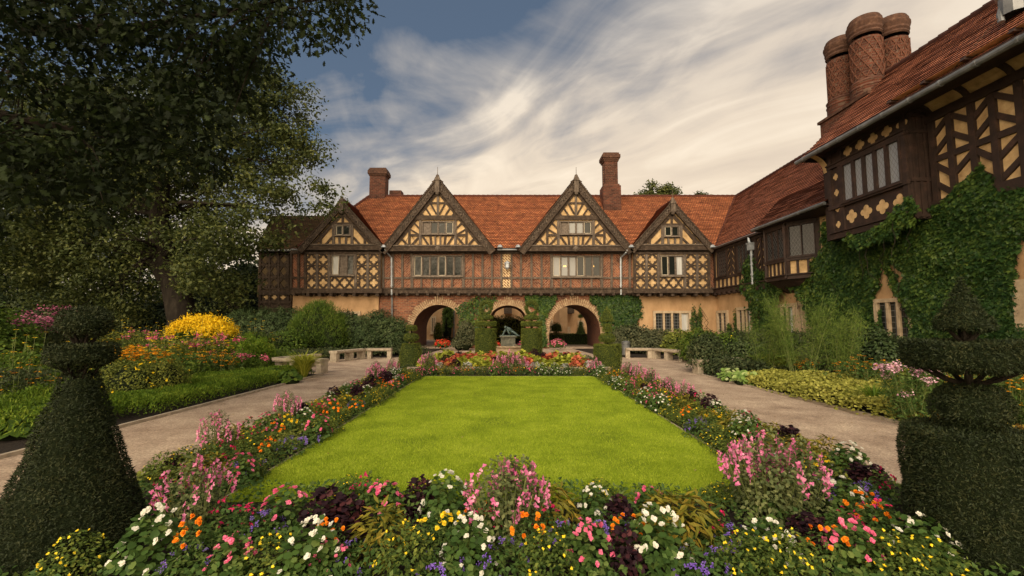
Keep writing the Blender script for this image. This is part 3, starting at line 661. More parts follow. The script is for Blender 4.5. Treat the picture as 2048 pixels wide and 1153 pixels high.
# --- projecting bays with quatrefoil panels
def bay(cx, hw):
    Y = BY; y0, y1 = 508, 578
    a = P(cx - hw, y1, Y); b = P(cx + hw, y0, Y)
    mb = MB(); mb.box(a.x, b.x, Y, UY + .1, a.z - .04, b.z + .12); body = mb.build('quatrefoil_bay', M['panel'], HOUSE)
    w = MB(); wp = MB()
    xs = [-hw, -hw + 22.5 * hw / 75, -hw + 46 * hw / 75]
    gx = [-75, -51.5, -28, 25, 49.5, 73]; gx = [g * hw / 75 for g in gx]
    rows = [508, 531.5, 554.5, 577.5]
    for x in gx: fb(wp if abs(x) < 35 or 45 < abs(x) < 55 else w, cx + x, 505, cx + x, 581, 5.2, Y, .09)
    fb(w, cx - hw - 2, 507, cx + hw + 2, 507, 5, Y, .10); fb(w, cx - hw - 3, 580, cx + hw + 3, 580, 5, Y, .14); fb(w, cx - hw - 4, 584, cx + hw + 4, 584, 6, Y, .22)
    for r in rows[1:3]:
        fb(w, cx + gx[0], r, cx + gx[2], r, 2.6, Y, .07); fb(w, cx + gx[3], r, cx + gx[5], r, 2.6, Y, .07)
    fb(w, cx + gx[2], 553.5, cx + gx[3], 553.5, 3.6, Y, .08)
    cells = []
    for (i, j) in ((0, 1), (1, 2), (3, 4), (4, 5)):
        for r in range(3): cells.append((gx[i], gx[j], rows[r], rows[r + 1]))
    n = 2.35; cw = (gx[3] - gx[2]) / n
    for k in range(3):
        c0 = gx[2] + cw * k * .86; cells.append((c0, c0 + cw, 554.5, 577.5))
    for (a0, a1, r0, r1) in cells:
        mx, my = (a0 + a1) / 2 + cx, (r0 + r1) / 2; hx, hy = (a1 - a0) / 2, (r1 - r0) / 2
        c = [(mx, my - hy), (mx + hx, my), (mx, my + hy), (mx - hx, my)]
        for q in range(4): fb(w, *c[q], *c[(q + 1) % 4], 3.7, Y, .055 + .004 * (q % 2))
        for q in range(4):   # cusps
            ex, ey = (c[q][0] + c[(q + 1) % 4][0]) / 2, (c[q][1] + c[(q + 1) % 4][1]) / 2
            fb(w, ex, ey, ex + (mx - ex) * .42, ey + (my - ey) * .42, 1.6, Y, .048)
    w.build('bay_timber', M['wood'], body); wp.build('bay_timber', M['wood_pale'], body)
    mb = MB()
    for k in range(7):
        p = P(cx - hw + 6 + k * (2 * hw - 12) / 6, 589, Y); mb.box(p.x - .1, p.x + .1, Y - .16, UY + .1, p.z - .12, p.z + .1)
    mb.build('joist_ends', M['wood'], body)
    return body
bay(686.5, 75); bay(1344, 75)
fwin(664, 512, 708, 550, BY, 3, ['curtain', 'framew', 'glass'], t=.11, fw=.07)
fwin(1322, 513, 1366, 551, BY, 3, ['glass', 'glass', 'curtain'], t=.11, fw=.07)

# --- roofs, laid in courses
def roof_plane(A, B, C, D, mat, course=.185, lift=.055, jag=.35, name='roof', parent=HOUSE, step=.6):
    """A,B eave; D,C ridge above A,B"""
    A, B, C, D = map(Vector, (A, B, C, D)); nrm = (B - A).cross(D - A)
    if nrm.length < 1e-6: nrm = (B - A).cross(C - A)
    nrm.normalize()
    up = max((D - A).length, (C - B).length); n = max(2, int(up / course)); mb = MB(); ux = (B - A).normalized()
    rnd = random.Random(int(abs(A.x * 13 + A.y * 7 + B.x)) + 3)
    def pt(s, t): return (A + (B - A) * s) * (1 - t) + (D + (C - D) * s) * t
    for i in range(n):
        t0, t1 = i / n, min(1, (i + 1.12) / n)
        L = (pt(1, t0) - pt(0, t0)).length
        m = max(1, int(L / step)); js = [rnd.uniform(-1, 1) * .010 for _ in range(m + 1)]
        for k in range(m):
            s0, s1 = k / m, (k + 1) / m
            a, b, c, d = pt(s0, t0), pt(s1, t0), pt(s1, t1), pt(s0, t1)
            a2, b2 = a + nrm * (lift + js[k]), b + nrm * (lift + js[k + 1]); c2, d2 = c + nrm * .004, d + nrm * .004
            u = lambda p: ((p - A).dot(ux) + (i % 2) * 0.0, 0)
            v0, v1 = i * .165, i * .165 + .165
            ua, ub, uc, ud = [(p - A).dot(ux) for p in (a, b, c, d)]
            mb.face([a2, b2, c2, d2], [(ua, v0), (ub, v0), (uc, v1), (ud, v1)])
            mb.face([a, b, b2, a2], [(ua, v0), (ub, v0), (ub, v0 + .005), (ua, v0 + .005)])
    return mb.build(name, mat, parent)
def ridge_tiles(A, B, mat, r=.11, name='ridge_tiles', parent=HOUSE):
    A, B = Vector(A), Vector(B); L = (B - A).length; n = max(1, int(L / .36)); mb = MB()
    for k in range(n):
        p0 = A + (B - A) * (k / n); p1 = A + (B - A) * ((k + 1.08) / n)
        mb.tube([p0 + Vector((0, 0, .02)), p1 + Vector((0, 0, 0))], [r, r * .88], 8)
    return mb.build(name, mat, parent)
EY = 28.42; RZ = 11.45; RY = 33.0
EZ = P(1018, 497, EY).z
WR = 13.55; WXr = 17.8; WZr = 11.9; WYend = 16.9           # right wing eave x, ridge x, ridge z
mr = roof_plane((-14.0, EY, EZ), (WR, EY, EZ), (17.55, RY, RZ), (-10.8, RY, RZ), M['tile'])
roof_plane((17.0, 37.5, EZ), (-14, 37.5, EZ), (-10.8, RY, RZ), (17.55, RY, RZ), M['tile'], course=.33, step=2)
roof_plane((-14, 37.5, EZ), (-14.0, EY, EZ), (-10.8, RY, RZ), (-10.8, RY, RZ), M['tile'])
ridge_tiles((-10.8, RY, RZ + .03), (17.55, RY, RZ + .03), M['tile']); ridge_tiles((-14, EY, EZ + .05), (-10.8, RY, RZ + .03), M['tile'])
ridge_tiles((WR + .1, EY, EZ + .1), (17.5, RY, RZ), M['tile'], .09, 'valley_tiles')
for (cx, ya, yb, hw, big), (g, ap) in zip(GB, GA):
    pit = (RZ - EZ) / (RY - EY); z1 = ap.z + .03; yb_ = EY + (z1 - EZ) / pit; Yf = GY - .22
    L = P(cx - hw - 4, yb + 3, GY); Rr = P(cx + hw + 4, yb + 3, GY)
    yl = EY + max(0, (L.z - EZ) / pit)
    roof_plane((L.x, yl + .02, L.z), (L.x, Yf, L.z), (ap.x, Yf, z1), (ap.x, yb_, z1), M['tile'], step=.5)
    roof_plane((Rr.x, Yf, Rr.z), (Rr.x, yl + .02, Rr.z), (ap.x, yb_, z1), (ap.x, Yf, z1), M['tile'], step=.5)
    ridge_tiles((ap.x, Yf, z1), (ap.x, yb_, z1), M['tile'], .10)
# gutters and downpipes
def gutter(A, B, r=.075, parent=HOUSE):
    mb = MB(); A, B = Vector(A), Vector(B); mb.tube([A, B], r, 10); n = int((B - A).length / .9)
    for k in range(n):
        p = A + (B - A) * ((k + .5) / n); d = (B - A).normalized() * .03; mb.tube([p - d, p + d], r * 1.18, 8)
    return mb.build('gutter', M['lead'], parent)
for a, b in ((583, 606), (995, 1034)):
    gutter(P(a, 500, EY - .05), P(b, 500, EY - .05), .07)
def downpipe(pts, r=.06, hopper=None, mat='leadlight'):
    mb = MB(); mb.tube(pts, r, 8)
    for k in range(1, 4):
        p = Vector(pts[-1]).lerp(Vector(pts[-2]), k / 4); mb.lathe([(r * 1.5, -.04), (r * 1.5, .04)], p, 8)
    if hopper is not None:
        h = Vector(hopper); mb.box(h.x - .16, h.x + .16, h.y - .13, h.y + .13, h.z - .18, h.z + .16); mb.box(h.x - .2, h.x + .2, h.y - .16, h.y + .16, h.z + .16, h.z + .22)
    return mb.build('downpipe', M[mat], HOUSE)
downpipe([P(770, 498, 28.3), P(773, 505, 28.35), P(783, 516, UY - .14), P(783.5, 590, UY - .14)], .06)
downpipe([P(783.5, 588, UY - .14), P(784, 596, FY - .12), P(784.5, 690, FY - .12)], .06, mat='lead')
downpipe([P(1255, 500, 28.3), P(1252, 506, 28.35), P(1241.5, 516, UY - .14), P(1242, 590, UY - .14)], .06)
# white lead flashings where the gable eaves meet
mb = MB()
for px in (1000, 1036, 1262, 1424, 768):
    p = P(px, 494, 28.35); mb.lathe([(0, .16), (.13, .10), (.2, -.06), (.0, -.10)], p, 7, sy=1.4)
mb.build('lead_flashing', M['leadlight'], HOUSE)
# --- front chimneys
def brick_stack(x, y, z0, z1, wx, wy, cap, base=None):
    mb = MB(); mb.box(x - wx / 2, x + wx / 2, y - wy / 2, y + wy / 2, z0, z1)
    c = mb.build('chimney', M['chim'], HOUSE)
    mb = MB(); z = z1
    for k, (e, h) in enumerate(cap):
        mb.box(x - wx / 2 - e, x + wx / 2 + e, y - wy / 2 - e, y + wy / 2 + e, z, z + h); z += h
    mb.build('chimney_cap', M['chimcap'], c)
    if base:
        mb = MB(); mb.box(x - wx / 2 - .17, x + wx / 2 + .17, y - wy / 2 - .17, y + wy / 2 + .17, z0, base)
        mb.box(x - wx / 2 - .09, x + wx / 2 + .09, y - wy / 2 - .09, y + wy / 2 + .09, base, base + .14); mb.build('chimney_base', M['chim'], c)
    return c, z
Yc = 33.2
p = P(759, 340, Yc); brick_stack(p.x, Yc, 10.4, p.z - .62, 1.22, .9, [(.06, .12), (.13, .28), (.08, .12), (.02, .10)])
p = P(1219, 310, 32.2); brick_stack(p.x, 32.2, 9.6, p.z - .66, .98, .9, [(.07, .12), (.12, .10), (.18, .26), (.10, .14), (.03, .04)], P(1219, 376, 32.2).z)
mb = MB()
for k in range(6):
    for r_ in range(9):
        p = P(1206.5 + k * 5, 330 + r_ * 4.6, 32.2 - .45); mb.box(p.x - .05, p.x + .05, 32.2 - .475, 32.2 - .44, p.z - .05, p.z + .05)
mb.build('raised_brickwork', M['chimcap'], HOUSE)
p = P(793, 384, 36); mb = MB(); mb.box(p.x - .5, p.x + .5, 35.6, 36.4, 9, p.z); mb.build('chimney', M['chim'], HOUSE)

# --- dark left end of the house, set back
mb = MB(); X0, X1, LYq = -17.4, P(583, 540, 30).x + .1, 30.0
mb.box(X0, X1, LYq, 35.5, ZJ - .2, 6.4); lw = mb.build('end_wing', M['shadepanel'], HOUSE)
w = MB()
def lfb(x0, y0, x1, y1, wd, t=.06): w.beam(P(x0, y0, LYq), P(x1, y1, LYq), wd * LYq / F, t, NF)
for x in (521, 540, 558, 577): lfb(x, 505, x, 610, 4.5, .09)
for y in (508, 531, 555, 578): lfb(519, y, 583, y, 3, .075)
for i in range(3):
    for j in range(3):
        x0, x1_, y0, y1_ = (521, 540, 558, 577)[i], (521, 540, 558, 577)[i + 1], (508, 531, 555, 578)[j], (508, 531, 555, 578)[j + 1]
        mx, my = (x0 + x1_) / 2, (y0 + y1_) / 2
        for (a, b) in (((mx, y0), (x1_, my)), ((x1_, my), (mx, y1_)), ((mx, y1_), (x0, my)), ((x0, my), (mx, y0))): lfb(*a, *b, 3.8, .055)
lfb(519, 586, 583, 586, 9, .14); lfb(519, 605, 583, 605, 5, .1)
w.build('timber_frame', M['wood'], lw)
mb = MB(); mb.box(X0 + .1, X1, LYq - .02, 35.4, 0, ZJ - .2); mb.build('end_wing_porch', M['wood'], HOUSE)
mb = MB()
for x in (533, 549, 566):
    p = P(x, 595, LYq - .03)
    for dx_, dz_ in ((-.1, 0), (.1, 0), (0, .1), (0, -.1), (0, 0)): mb.lathe([(0, -.06), (.075, -.05), (.09, 0), (.075, .05), (0, .06)], p + Vector((dx_, 0, dz_)), 8, sy=.3)
mb.build('quatrefoil', M['panel'], HOUSE)
a = P(512, 502, 29.6); b = P(612, 502, 29.6); zt = P(560, 432, 32.8).z
roof_plane((a.x, 29.5, a.z), (-12, 29.5, a.z), (-10.5, 32.8, zt), (P(545, 432, 32.8).x, 32.8, zt), M['tile_moss_shade'])
roof_plane((-12, 36, a.z), (a.x, 36, a.z), (P(545, 432, 32.8).x, 32.8, zt), (-10.5, 32.8, zt), M['tile_moss_shade'], course=.4, step=2)
roof_plane((a.x, 36, a.z), (a.x, 29.5, a.z), (P(545, 432, 32.8).x, 32.8, zt), (P(545, 432, 32.8).x, 32.8, zt), M['tile_moss_shade'])
gutter((a.x, 29.45, a.z), (P(600, 502, 29.45).x, 29.45, a.z), .07)

# ================================================================ right wing, far part (wall x = 13.95)
AX, AU = 13.95, 13.72
NW = (-1, 0, 0)
mb = MB(); mb.box(AX, AX + .6, 16.5, FY, 0, ZJ + .05); mb.build('wing_wall', M['plaster'], HOUSE)
mb = MB(); mb.box(AU, AU + 3, 16.6, UY + .05, ZJ - .02, EZ + .05); wu = mb.build('wing_upper_wall', M['panel'], HOUSE)
w = MB()
def wb(px0, py0, px1, py1, wd, X=AU, t=.06, m=None):   # beam given by two photo points on the wing wall, width in metres
    (m or w).beam(PX(px0, py0, X), PX(px1, py1, X), wd, t, NW)
def yb2(ya, za, yb_, zb, wd, t=.06, X=AU, m=None): (m or w).beam((X, ya, za), (X, yb_, zb), wd, t, NW)
zs = ZJ + .95    # sill rail of the upper floor
yb2(28.9, zs, 16.8, zs, .16, .09); yb2(28.9, ZJ + .12, 16.8, ZJ + .12, .22, .16); yb2(28.9, EZ - .1, 16.8, EZ - .1, .3, .12)
yb2(28.9, ZJ + .30, 16.8, ZJ + .30, .07, .2)
y = 28.75
while y > 17:
    yb2(y, ZJ + .2, y, zs, .13, .075); y -= .52
y = 28.6
while y > 17:
    w.box(AU - .22, AX, y - .1, y + .1, ZJ - .12, ZJ + .05); y -= .62
def yof(px, X=AU): return ray(px, 560)[1] * X / ray(px, 560)[0]
def chevron(ya, yb_):
    z0, z1 = zs + .08, EZ - .25; ym = (ya + yb_) / 2
    for yy_ in (ya, ym, yb_): yb2(yy_, z0 - .1, yy_, z1 + .1, .13, .085)
    k = z0 - .5; hw_ = abs(ya - yb_) / 2
    while k < z1:
        for s in (-1, 1):
            a0, b0 = k + .62, k
            a = (ym + s * hw_, b0); b = (ym, a0)
            if b[1] > z1 + .05 and a[1] > z1: continue
            za, zb = max(a[1], z0), min(b[1], z1)
            # clip along the line
            def at_(z): f = (z - a[1]) / (b[1] - a[1]); return a[0] + (b[0] - a[0]) * f
            if zb > za: yb2(at_(za), za, at_(zb), zb, .13, .062)
        k += .42
chev = [(yof(1457), yof(1474)), (yof(1517), yof(1538))]
for a_, b_ in chev: chevron(a_, b_)
for px in (1432, 1438, 1475, 1477, 1515, 1540): yb2(yof(px), zs, yof(px), EZ, .16, .088)
w.build('wing_timber', M['wood_red'], wu)
def wwin(ya, yb_, z0, z1, X, n, lights, **kw):   # ya far, yb_ near
    return window((X, ya, z0), (0, -1, 0), ya - yb_, z1 - z0, n, NW, lights, **kw)
wwin(yof(1439.5), yof(1455), zs + .15, EZ - .32, AU, 4, ['glass_lat'], frame='wood_red', t=.08, fw=.06)
wwin(yof(1479), yof(1513), zs + .15, EZ - .32, AU, 5, ['glass_lat'], frame='wood_red', t=.08, fw=.06)
# ground floor windows of the wing, stone surrounds
for (x0, x1_, yt, yb_) in ((1438.5, 1455, 627, 664), (1480, 1504, 621, 665), (1554, 1590, 616, 672), (1601, 1622, 612, 692)):
    p0 = PX(x0, yt, AX); p1 = PX(x1_, yt, AX); pb = PX(x0, yb_, AX)
    wwin(p0.y, p1.y, max(.9, pb.z), p0.z, AX, 2 if x1_ - x0 < 20 else 3, ['glass_grid', 'glass_grid', 'curtain'], frame='stone', t=.14, fw=.17, mull=.13)
# --- oriel
mb = MB(); OX = 13.0; oy1, oy0 = yof(1546, OX + .35), 19.4
oz0, oz1, ozs = ZJ + .15, EZ - .15, ZJ + 1.02
pl = [(AU, oy1 + .55), (OX, oy1 - .15), (OX, oy0 + .75), (AU, oy0 - .35)]
for (a, b) in zip(pl[:-1], pl[1:]): mb.face([(*a, oz0), (*a, oz1), (*b, oz1), (*b, oz0)])
mb.face([(*p_, oz0) for p_ in pl]); ori = mb.build('oriel', M['panel'], HOUSE)
w = MB()
for (a, b) in zip(pl[:-1], pl[1:]):
    A3, B3 = Vector((*a, 0)), Vector((*b, 0)); d = (B3 - A3); n_ = Vector((d.y, -d.x, 0)).normalized()
    if n_.x > 0: n_ = -n_
    for z_, wd, t_ in ((oz0 + .06, .22, .10), (ozs, .16, .12), (oz1 - .1, .3, .1), (oz0 + .16, .05, .18)): w.beam(A3 + Vector((0, 0, z_)), B3 + Vector((0, 0, z_)), wd, t_, n_)
    m_ = 5 if d.length > 1.5 else 3
    for k in range(m_ + 1):
        q = A3 + d * (k / m_); ww = .24 if k in (0, m_) else .09
        w.beam(q + Vector((0, 0, oz0)), q + Vector((0, 0, ozs)), ww, .06, n_)
    for k in (0, 1): w.beam(A3 + d * k + Vector((0, 0, oz0)), A3 + d * k + Vector((0, 0, oz1)), .22, .08, n_)
    L_ = d.length; window(A3 + d.normalized() * .14 + Vector((0, 0, ozs + .14)), d, L_ - .28, oz1 - ozs - .42, 3 if L_ > 1.5 else 2, n_, ['glass_lat'], parent=HOUSE, frame='wood_red', fw=.06, t=.08)
w.build('oriel_timber', M['wood_red'], ori)
mb = MB(); ctr = Vector((AX, (oy0 + oy1) / 2, 0))       # curved corbel under the oriel
lv = [(1.0, 0), (.82, -.16), (.6, -.34), (.3, -.5), (.02, -.62)]
for (s0, d0), (s1, d1) in zip(lv[:-1], lv[1:]):
    for (a, b) in zip(pl[:-1], pl[1:]):
        q = lambda p_, s, dz_: (ctr.x + (p_[0] - ctr.x) * s, ctr.y + (p_[1] - ctr.y) * (.6 + .4 * s), oz0 + dz_)
        mb.face([q(a, s0, d0), q(b, s0, d0), q(b, s1, d1), q(a, s1, d1)])
mb.build('oriel_corbel', M['wood_red'], HOUSE)
# --- wing roof
eo = 12.6
roof_plane((WR, EY, EZ), (WR, WYend, EZ), (WXr, WYend, WZr), (17.55, RY, RZ), M['tile_old'])
ridge_tiles((17.55, RY, RZ + .03), (WXr, 20, WZr + .03), M['tile_old'])
pit2 = (WZr - EZ) / (WXr - WR)
sy0, sy1 = oy1 + .9, 17.0                                   # flatter skirt roof over the oriel
roof_plane((eo, sy0 - .6, EZ - .12), (eo, sy1, EZ - .12), (WR + 1.5, sy1, EZ + 1.5 * pit2 + .05), (WR + 1.5, sy0 + .9, EZ + 1.5 * pit2 + .05), M['tile_old'])
mb = MB(); mb.box(WR - .15, AU + .2, WYend, EY, EZ - .12, EZ - .02); mb.box(eo + .05, AU + .2, sy1, sy0 - .6, EZ - .22, EZ - .14); mb.build('soffit', M['wood_red'], HOUSE)
gutter((WR - .05, EY + .1, EZ - .02), (WR - .05, sy0, EZ - .02)); gutter((eo - .04, sy0 - .6, EZ - .14), (eo - .04, sy1, EZ - .14)); gutter((WR - .05, sy0, EZ - .02), (eo - .04, sy0 - .6, EZ - .14))
q = PX(1495, 470, WR - .1); hp = Vector((AU - .2, yof(1512), 5.95))
downpipe([(WR - .1, hp.y + .1, EZ - .1), (WR - .1, hp.y + .05, EZ - .35), (AU - .2, hp.y, 6.05), (AU - .2, hp.y, ZJ + .2)], .065, hp)

# ================================================================ right wing, near tall part
BXw, BXb, BE = 13.35, 12.62, 11.85
BY1, BY0 = 17.0, 4.5
ZB = 5.25       # jetty of the near block
ZW = 8.15       # wall head
mb = MB(); mb.box(BXw, BXw + 5, BY0, BY1, 0, ZB + .3); nb = mb.build('near_wall', M['plaster'], HOUSE)
mb = MB(); mb.box(BXw - .03, BXw + 5, BY0, BY1, ZB, ZW + .3); nu = mb.build('near_upper_wall', M['panel'], HOUSE)
w = MB(); X_ = BXw - .03
by0 = 13.35     # near end of the bay
def nb2(ya, za, yb_, zb, wd, t=.07): w.beam((X_, ya, za), (X_, yb_, zb), wd, t, NW)
nb2(BY1, ZB + .1, BY0, ZB + .1, .3, .14); nb2(by0, ZW, BY0, ZW, .26, .13); nb2(by0, (ZB + ZW) / 2 + .1, BY0, (ZB + ZW) / 2 + .1, .18, .08)
yy_ = by0 - .12; k = 0; ps = []
while yy_ > BY0: ps.append(yy_); yy_ -= .62 if k % 2 else .55; k += 1
for yy_ in ps: nb2(yy_, ZB + .2, yy_, ZW, .17, .095)
zm = (ZB + ZW) / 2 + .1
for i, (ya, yb_) in enumerate(zip(ps[:-1], ps[1:])):
    s = i % 2
    for z0, z1, inv in ((zm + .1, ZW - .1, s), (ZB + .25, zm - .1, 1 - s)):
        hgt = z1 - z0; seg = hgt / 2
        for j in range(2):
            a0, a1 = z0 + j * seg + .05, z0 + (j + 1) * seg - .05
            if inv: nb2(ya, a1, yb_, a0, .15, .066 + .003 * j)
            else: nb2(ya, a0, yb_, a1, .15, .066 + .003 * j)
w.build('near_timber', M['wood_red'], nu)
# coved eaves with curved braces
mb = MB(); w = MB(); cove = []
for k in range(9):
    t = k / 8 * math.pi / 2; cove.append((BXw - .05 - 1.28 * (1 - math.cos(t)) , ZW + .08 + .62 * math.sin(t)))
cove = [(BXw - .05, ZW + .05)] + [(BXw - .08 - 1.3 * (k / 8) ** 1.7, ZW + .05 + .50 * (1 - (1 - k / 8) ** 2.2)) for k in range(1, 9)]
for (xa, za), (xb, zb) in zip(cove[:-1], cove[1:]): mb.face([(xa, by0, za), (xa, BY0, za), (xb, BY0, zb), (xb, by0, zb)])
mb.build('coved_eave', M['panel'], HOUSE)
yy_ = by0 - .15
while yy_ > BY0:
    for (xa, za), (xb, zb) in zip(cove[:-1], cove[1:]): w.beam((xa, yy_, za), (xb, yy_, zb), .13, .09, Vector((-(zb - za), 0, (xb - xa))).normalized() * (1 if (xb - xa) > 0 else -1) if False else Vector((-.5, 0, -.85)))
    yy_ -= 1.12
w.build('curved_brace', M['wood_red'], HOUSE)
# projecting bay of the near block
bz0, bz1 = 4.98, 8.42; ya_, yb_ = 16.75, by0 + .02
mb = MB(); mb.box(BXb, BXw + .1, yb_, ya_, bz0, bz1 + .1); nbay = mb.build('near_bay', M['wood_red'], HOUSE)
w = MB()
def bb2(ya, za, yb__, zb, wd, t=.05): w.beam((BXb, ya, za), (BXb, yb__, zb), wd, t, NW)
zsl, zwt = 6.22, 7.68
for z_, wd, t_ in ((bz0 + .05, .2, .12), (bz0 + .2, .06, .17), (zsl - .06, .14, .12), (zwt + .07, .12, .10), (zwt + .16, .05, .15), (bz1 - .05, .16, .08)): bb2(ya_, z_, yb_, z_, wd, t_)
for y_ in (ya_ - .08, ya_ - .62, yb_ + .1): bb2(y_, bz0, y_, bz1, .17, .075)
for k in range(4): w.beam((BXb + .12 + k * .2, yb_, bz0), (BXb + .12 + k * .2, yb_, bz1), .07, .04, (0, -1, 0))
for z_ in (bz0 + .1, zsl, zwt + .1, bz1 - .1): w.beam((BXb, yb_, z_), (BXw, yb_, z_), .1, .05, (0, -1, 0))
w.build('bay_timber', M['wood_red'], nbay)
window((BXb, ya_ - .78, zsl + .06), (0, -1, 0), (ya_ - .78) - (yb_ + .26), zwt - zsl - .12, 5, NW, ['painted_sky_lat', 'painted_sky_lat', 'painted_sky_lat', 'painted_sky_lat', 'painted_sky_lat'], frame='wood_red', fw=.07, t=.10, mull=.13)
def quatrefoil(mb, c, r, nrm='x'):
    for dy_, dz_ in ((-1, 0), (1, 0), (0, 1), (0, -1)):
        cc = Vector(c) + Vector((0, dy_ * r * .62, dz_ * r * .62)); b = len(mb.v)
        ring = [(cc.x, cc.y + r * .52 * math.cos(a_ * math.pi / 6), cc.z + r * .52 * math.sin(a_ * math.pi / 6)) for a_ in range(12)]
        mb.face(ring[::-1]); 
    mb.face([(c[0] - .002, c[1] + r * .5, c[2] - r * .5), (c[0] - .002, c[1] - r * .5, c[2] - r * .5), (c[0] - .002, c[1] - r * .5, c[2] + r * .5), (c[0] - .002, c[1] + r * .5, c[2] + r * .5)])
mb = MB()
n_q = 5
for k in range(n_q): quatrefoil(mb, (BXb - .012, ya_ - 1.0 - k * .56, zwt + .42), .18)
for k in range(4): quatrefoil(mb, (BXb - .012, ya_ - 1.0 - k * .66, bz0 + .66), .22)
for k in range(4): quatrefoil(mb, (BXb - .012, ya_ - .35, bz0 + .5 + k * .62), .12)
mb.build('quatrefoil', M['panel'], nbay)
mb = MB(); mb.box(BE + .08, BXb + .1, BY0, ya_ + .3, bz1 - .02, bz1 + .06); mb.build('soffit', M['wood_red'], HOUSE)
mb = MB(); 
for k in range(7):
    a0 = k / 7 * 1.5; a1 = (k + 1) / 7 * 1.5; f = lambda a: (BXb - .02 - .75 * (1 - math.cos(a)), bz1 - .75 + .7 * math.sin(a))
    (xa, za), (xb, zb) = f(a0), f(a1); mb.face([(xa, ya_ + .25, za), (xa, ya_ - .02, za), (xb, ya_ - .02, zb), (xb, ya_ + .25, zb)])
mb.build('curved_brace', M['panel'], HOUSE)
BXr, BZr, BEz = 15.4, 11.85, 8.30
bye = 17.35
roof_plane((BE, bye, BEz), (BE, BY0, BEz), (BXr, BY0, BZr), (BXr, bye, BZr), M['tile_old'], lift=.04)
roof_plane((WXr + 1.2, bye, BEz), (BE, bye, BEz), (BXr, bye, BZr), (BXr, bye, BZr), M['tile_old']) if False else None
roof_plane((BXr + 3.5, BY0, BEz), (BXr + 3.5, bye, BEz), (BXr, bye, BZr), (BXr, BY0, BZr), M['tile_old'], course=.4, step=2)
mb = MB(); mb.face([(BE + .1, bye - .02, BEz - .05), (BXr + 3.4, bye - .02, BEz - .05), (BXr, bye - .02, BZr - .05)]); mb.box(BXb + .2, BXr + 3, bye - .3, bye - .03, 5, BEz); mb.build('wing_end_gable', M['wood_red'], HOUSE)
ridge_tiles((BXr, bye, BZr + .02), (BXr, BY0, BZr + .02), M['tile_old'], .12)
gutter((BE - .06, bye + .05, BEz - .04), (BE - .06, BY0, BEz - .04), .085)
# near ground window
window((BXw, PX(1762, 640, BXw).y, .95), (0, -1, 0), PX(1762, 640, BXw).y - PX(1824, 640, BXw).y, 1.5, 3, NW, ['glass_grid', 'glass_grid', 'glass_grid'], frame='stone', t=.14, fw=.13, mull=.09)
window((BXw, 11.05, .2), (0, -1, 0), 1.5, 2.35, 1, NW, ['dark_sheet'], frame='stone', t=.2, fw=.3, sill=False, name='doorway')
# small lead vent pipe on the near roof
mb = MB(); mb.lathe([(.30, 0), (.28, .5), (.34, .55), (.34, .62), (.0, .75)], PX(2030, 30, 13.2), 10); mb.tube([PX(2003, 45, 12.9), PX(2000, 30, 12.95), PX(2006, 5, 13.1)], .07); mb.build('roof_vent', M['lead'], HOUSE)
mb = MB(); mb.tube([PX(1996, 38, 12.75), PX(1893, 155, 12.0)], .014, 4); mb.build('cable', M['chimcap'], HOUSE)
# --- cluster of four round moulded chimneys
cz0 = 10.85
mb = MB(); mb.box(14.38, 16.75, 16.75, 19.45, 8.5, cz0); cb = mb.build('chimney_base', M['chim'], HOUSE)
mb = MB(); mb.box(14.30, 16.83, 16.67, 19.53, cz0, cz0 + .12); mb.build('stone_ledge', M['chimcap'], cb)
for i, (x, y) in enumerate(((14.97, 17.4), (14.97, 18.75), (16.12, 17.45), (16.12, 18.8))):
    zt = 14.42; z0 = cz0 + .12
    prof = [(.62, z0), (.62, z0 + .35), (.65, z0 + .4), (.61, z0 + .5), (.65, z0 + .62), (.59, z0 + .7), (.54, z0 + .76), (.54, zt - .95)]
    mb = MB(); mb.lathe(prof, (x, y, 0), 28); st = mb.build('chimney', M['chim'], HOUSE)
    mb = MB(); mb.lathe([(.54, zt - .80), (.58, zt - .74), (.56, zt - .66), (.60, zt - .58), (.59, zt - .5), (.62, zt - .40), (.64, zt - .32), (.64, zt - .26), (.60, zt - .22), (.59, zt - .1), (.55, zt - .06), (.54, zt), (.40, zt), (.38, zt - .3)], (x, y, 0), 28); mb.build('chimney_cap', M['chimcap'], st)
    mb = MB(); nA = 12; z = z0 + .92; row = 0     # raised lattice
    while z < zt - 1.1:
        for k in range(nA):
            a = 2 * math.pi * (k + (row % 2) * .5) / nA; a2 = a + math.pi / nA; a1 = a - math.pi / nA
            p_ = Vector((x + .54 * math.cos(a), y + .54 * math.sin(a), z + .14)); nrm_ = Vector((math.cos(a), math.sin(a), 0))
            for aa in (a1, a2):
                q_ = Vector((x + .54 * math.cos(aa), y + .54 * math.sin(aa), z - .14)); mb.beam(p_, q_, .035, .035, nrm_)
            if i in (2, 1): mb.beam(p_ - Vector((0, 0, .02)), p_ - Vector((0, 0, .3)), .03, .03, nrm_)
        z += .28; row += 1
    mb.build('raised_brickwork', M['chimlat'], st)

